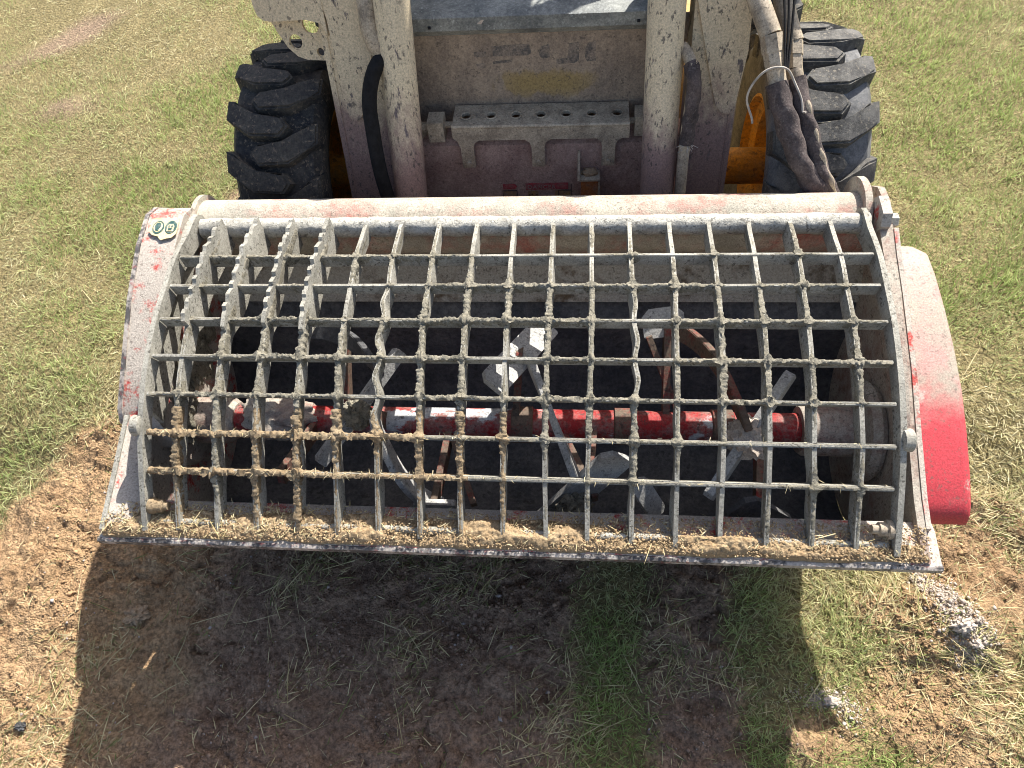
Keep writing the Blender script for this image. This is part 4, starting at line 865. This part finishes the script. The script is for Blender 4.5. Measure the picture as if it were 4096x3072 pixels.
# auxiliary hoses hanging down in front of the right tyre
def auxhose(pts, rr, fit):
    ds = catmull(pts, .01); seed = random.random() * 50
    V, F = tube_geo(ds, lambda i, k: rr * (1 + .13 * math.sin(i * .33 + seed) * math.sin(k * .9 + i * .05) + .08 * math.sin(i * .9 + k)), 16)
    h = lchild(mesh('hydraulic_hose', V, F, 'hose', smooth=60))
    for p, q, r0, sg_ in fit: under(tube('hose_fitting', [p, q], r0, 'steel', step=.05, seg=sg_), h)
    return h
def fitr(pts, r0, sgs): return [(p, q, r0 * k, sg_) for (p, q), k, sg_ in zip(zip(pts, pts[1:]), (1.0, .90, .82), sgs)]
a1 = auxhose([(.676, 1.725, .917), (.688, 1.695, .885), (.707, 1.655, .842), (.747, 1.61, .774), (.806, 1.575, .694), (.852, 1.56, .641), (.88, 1.56, .56), (.89, 1.56, .45)], .028, fitr([(.650, 1.80, 1.006), (.660, 1.776, .972), (.669, 1.75, .942), (.678, 1.722, .912)], .028, (6, 6, 16)))
under(tube('elbow', [(.606, 1.90, 1.075), (.622, 1.86, 1.05), (.636, 1.83, 1.028), (.651, 1.80, 1.003)], .027, 'steel', step=.01), a1)
a2 = auxhose([(.729, 1.752, .912), (.738, 1.725, .888), (.750, 1.69, .858), (.790, 1.625, .776), (.847, 1.58, .681), (.888, 1.56, .624), (.915, 1.55, .54), (.925, 1.55, .44)], .023, fitr([(.718, 1.82, .973), (.720, 1.795, .950), (.723, 1.77, .927), (.730, 1.748, .905)], .025, (6, 6, 16)))
under(tube('elbow', [(.682, 1.93, 1.06), (.692, 1.89, 1.03), (.704, 1.85, 1.00), (.718, 1.82, .972)], .025, 'steel', step=.01), a2)
under(tube('sleeve_flap', [(.752, 1.695, .885), (.775, 1.655, .837), (.796, 1.615, .794), (.812, 1.605, .765), (.830, 1.585, .735), (.858, 1.565, .689), (.90, 1.55, .63)], lambda i, k: .0065 + .003 * math.sin(i * 1.1), 'steel', step=.012, seg=10), a2)
st_ = tag(tube('tie_string', [(.628, 1.695, .820), (.625, 1.70, .833), (.604, 1.71, .882), (.611, 1.715, .922), (.635, 1.72, .954), (.664, 1.72, .965), (.694, 1.725, .954), (.718, 1.715, .921), (.737, 1.69, .892), (.743, 1.67, .868), (.749, 1.665, .872)], .0030, 'string', step=.008, seg=8), 'pale frayed string tied round the two hoses by the right tyre', 'string')
for xa, xb in ((.668, .686), (.684, .690), (.702, .694)): lchild(tube('wire', [(xa, 1.93, 1.13), ((xa + xb) / 2 + .004, 1.83, 1.04), (xb, 1.73, .955)], .0033, 'blackhose', step=.02, seg=6))
# curved horn plate above the hoses
lchild(lathe_x('pulley_guard', [(.655, .10), (.66, .115), (.80, .115), (.806, .10)], (2.06, 1.13), 'black', seg=32))

# wheels --------------------------------------------------------------
def tyre(xc, yc, zc, mat, lugmat, out):
    """carcass turned about the axle; out = +1 outer side towards +x"""
    w = .14; pr = [(-.105, .215), (-.128, .25), (-.142, .31), (-.139, .352), (-.122, .374), (-.07, .384), (0, .387), (.07, .384), (.122, .374), (.139, .352), (.142, .31), (.128, .25), (.105, .215)]
    t = lathe_x('tyre', [(x * w / .14, r) for x, r in pr] + [(.09, .21), (-.09, .21)], (0, 0), mat, seg=72, closed=True); t.location = (xc, yc, zc)
    rp = [(-.10, .222), (-.108, .216), (-.085, .205), (-.075, .17), (-.03, .15), (-.025, .05), (.02, .05), (.025, .15), (.08, .19), (.10, .222), (.108, .216), (.09, .20)]
    rm = lathe_x('rim', [(-.108, .226), (-.112, .214), (-.085, .206), (-.070, .180), (.015, .155), (.020, .05), (.03, .05), (.03, .16), (.075, .19), (.085, .206), (.112, .214), (.108, .226)], (0, 0), 'rim', seg=56, closed=True); rm.parent = t
    hub = lathe_x('hub', [(.0, .055), (.0, .07), (.05, .07), (.055, .05)], (0, 0), 'rim', seg=24); hub.parent = t
    return t
def lug_mesh(side):
    """one tread bar: from the shoulder (side*.142) slanting to a pointed end past the centre"""
    out = [(.146, 13.0), (.146, 3.5), (.118, .2), (.060, -5.6), (-.040, -6.2), (-.066, -1.8), (-.042, 2.6), (.045, 3.0), (.088, 7.2), (.118, 11.0)]
    def pt(x, a, r): a = radians(a); return (side * x, -r * cos(a), r * sin(a))
    def rtop(x): return .421 - .42 * max(0, abs(x) - .09) ** 1.35 * 3
    def rbot(x): return .380 if abs(x) < .12 else .330
    cx, ca = .045, 2.0
    bm = bmesh.new(); top = [bm.verts.new(pt(cx + (x - cx) * .93 if x < .14 else .144, ca + (a - ca) * .90, rtop(x) if x < .14 else .398)) for x, a in out]; bot = [bm.verts.new(pt(x, ca + (a - ca) * 1.10, rbot(x))) for x, a in out]
    bm.faces.new(top); n = len(out)
    for i in range(n): bm.faces.new((top[i], top[(i + 1) % n], bot[(i + 1) % n], bot[i]))
    bm.faces.new(list(reversed(bot)))
    es = [e for e in bm.edges if e.verts[0] in top and e.verts[1] in top]; bmesh.ops.bevel(bm, geom=es, offset=.006, segments=2, affect='EDGES', clamp_overlap=True)
    bmesh.ops.triangulate(bm, faces=[f for f in bm.faces if len(f.verts) > 4]); bmesh.ops.recalc_face_normals(bm, faces=bm.faces)
    me = bpy.data.meshes.new('lug'); bm.to_mesh(me); bm.free(); me.polygons.foreach_set('use_smooth', [True] * len(me.polygons)); me.set_sharp_from_angle(angle=radians(45)); return me
lugs = {}
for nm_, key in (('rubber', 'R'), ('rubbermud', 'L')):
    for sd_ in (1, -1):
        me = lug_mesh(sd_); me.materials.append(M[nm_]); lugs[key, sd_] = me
NL = 16
def wheel(xc, yc, zc, key, phase, out):
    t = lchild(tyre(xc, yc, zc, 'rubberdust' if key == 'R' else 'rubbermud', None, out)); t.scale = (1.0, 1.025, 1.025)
    for i in range(NL):
        for sd_ in (1, -1):
            o = bpy.data.objects.new('tread_lug', lugs[key, sd_]); COL.objects.link(o); o.parent = t
            o.rotation_euler = (-radians(360 / NL * (i + (.5 if sd_ < 0 else 0)) + phase), 0, 0)
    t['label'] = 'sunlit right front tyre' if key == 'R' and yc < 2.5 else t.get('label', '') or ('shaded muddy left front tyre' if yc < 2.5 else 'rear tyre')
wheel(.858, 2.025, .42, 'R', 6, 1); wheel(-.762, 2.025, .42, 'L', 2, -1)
wheel(.858, 3.15, .42, 'R', 9, 1); wheel(-.762, 3.15, .42, 'L', 5, -1)

# chassis, cab and rear: mostly outside the picture, but they shade the front
lchild(box('chassis', -.52, .58, 2.03, 3.6, .22, .80, 'bodypaint', bev=.01)); lchild(tube('axle', [(-.80, 2.025, .42), (.88, 2.025, .42)], .06, 'rim', step=.3)); lchild(tube('axle', [(-.80, 3.15, .42), (.88, 3.15, .42)], .06, 'black', step=.3))
lchild(box('engine_hood', -.52, .58, 3.05, 3.75, .80, 1.45, 'bodypaint', bev=.03))
for x0, x1 in ((-.415, -.375), (.415, .455)):
    lchild(prism('cab_post', [(2.13, 1.0), (2.19, 1.0), (2.72, 1.98), (2.66, 1.98)], x0, x1, 'black')); lchild(box('cab_post', x0, x1, 3.0, 3.05, .9, 1.98, 'black'))
lchild(box('cab_roof', -.42, .46, 2.66, 3.2, 1.98, 2.04, 'black', bev=.01))
def screen(x, name):
    """welded mesh side screen"""
    bm = bmesh.new(); 
    for y in np.arange(2.24, 3.0, .045):
        zt = min(1.98, 1.0 + (y - 2.17) * 1.85); add_box(bm, x - .003, x + .003, y - .003, y + .003, 1.0, max(1.02, zt))
    for z in np.arange(1.03, 1.98, .09): add_box(bm, x - .0025, x + .0025, 2.17 + (z - 1.0) / 1.85, 3.0, z - .003, z + .003)
    return lchild(from_bm(name, bm, 'black', smooth=0))
screen(.437, 'side_screen')
lchild(prism('cab_side', [(2.16, .95), (2.70, 1.98), (3.02, 1.98), (3.02, .95)], -.40, -.385, 'black', bev=0)); lchild(box('cab_back', -.40, .44, 3.02, 3.04, .9, 1.98, 'black', bev=0))
lchild(box('seat', -.22, .26, 2.62, 2.98, .86, 1.10, 'black', bev=.04)); lchild(box('seat_back', -.22, .26, 2.90, 3.0, 1.10, 1.6, 'black', bev=.04))
lchild(prism('cab_side', [(2.16, .86), (2.16, 1.04), (3.02, 1.04), (3.02, .86)], .425, .443, 'black', bev=0))
# quick-attach plate behind the bucket
lchild(prism('attach_plate', [(1.66, .16), (1.66, .44), (1.69, .46), (1.73, .46), (1.71, .16)], -.57, .61, 'arm', bev=.004)); 
lchild(prism('attach_bracket', [(1.56, .30), (1.56, .42), (1.68, .42), (1.68, .30)], -.45, .49, 'tube', bev=.004))

# small things on the ground
def hgt(x, y): return float(height(np.array([x]), np.array([y]))[0])
def stone(name, x, y, r, mat, label, cat, group=None, seed=1.0, squash=(1, .8, .6), lift=.3):
    o = lump(name, (0, 0, 0), r, mat, amp=.55, fr=2.3, sub=4, seed=seed, squash=squash); o.location = (x, y, hgt(x, y) + r * lift); return tag(o, label, cat, group)
stone('stone', -1.435, .262, .015, 'stone', 'dark flat stone in the sunlit straw at the lower left corner', 'stone', seed=3)
stone('lime_lump', 1.243, .645, .020, 'lime', 'largest pale lump in the middle of the lime spill beside the bucket corner', 'lump', seed=12, squash=(1.3, .9, .8), lift=.5)
stone('lime_lump', 1.272, .600, .014, 'lime', 'small pale lump at the near end of the lime spill', 'lump', seed=22, squash=(1.1, .9, .8), lift=.5)
stone('lime_lump', .885, .448, .015, 'lime', 'pale flat lump in the grass near the right edge of the bucket shadow', 'lump', seed=25, squash=(1.5, .8, .5), lift=.5)
stone('dirt_clod', -1.22, .60, .032, 'clod', 'pale flat clod on the sunlit soil left of the bucket shadow', 'clod', seed=18, squash=(1.3, .9, .45))
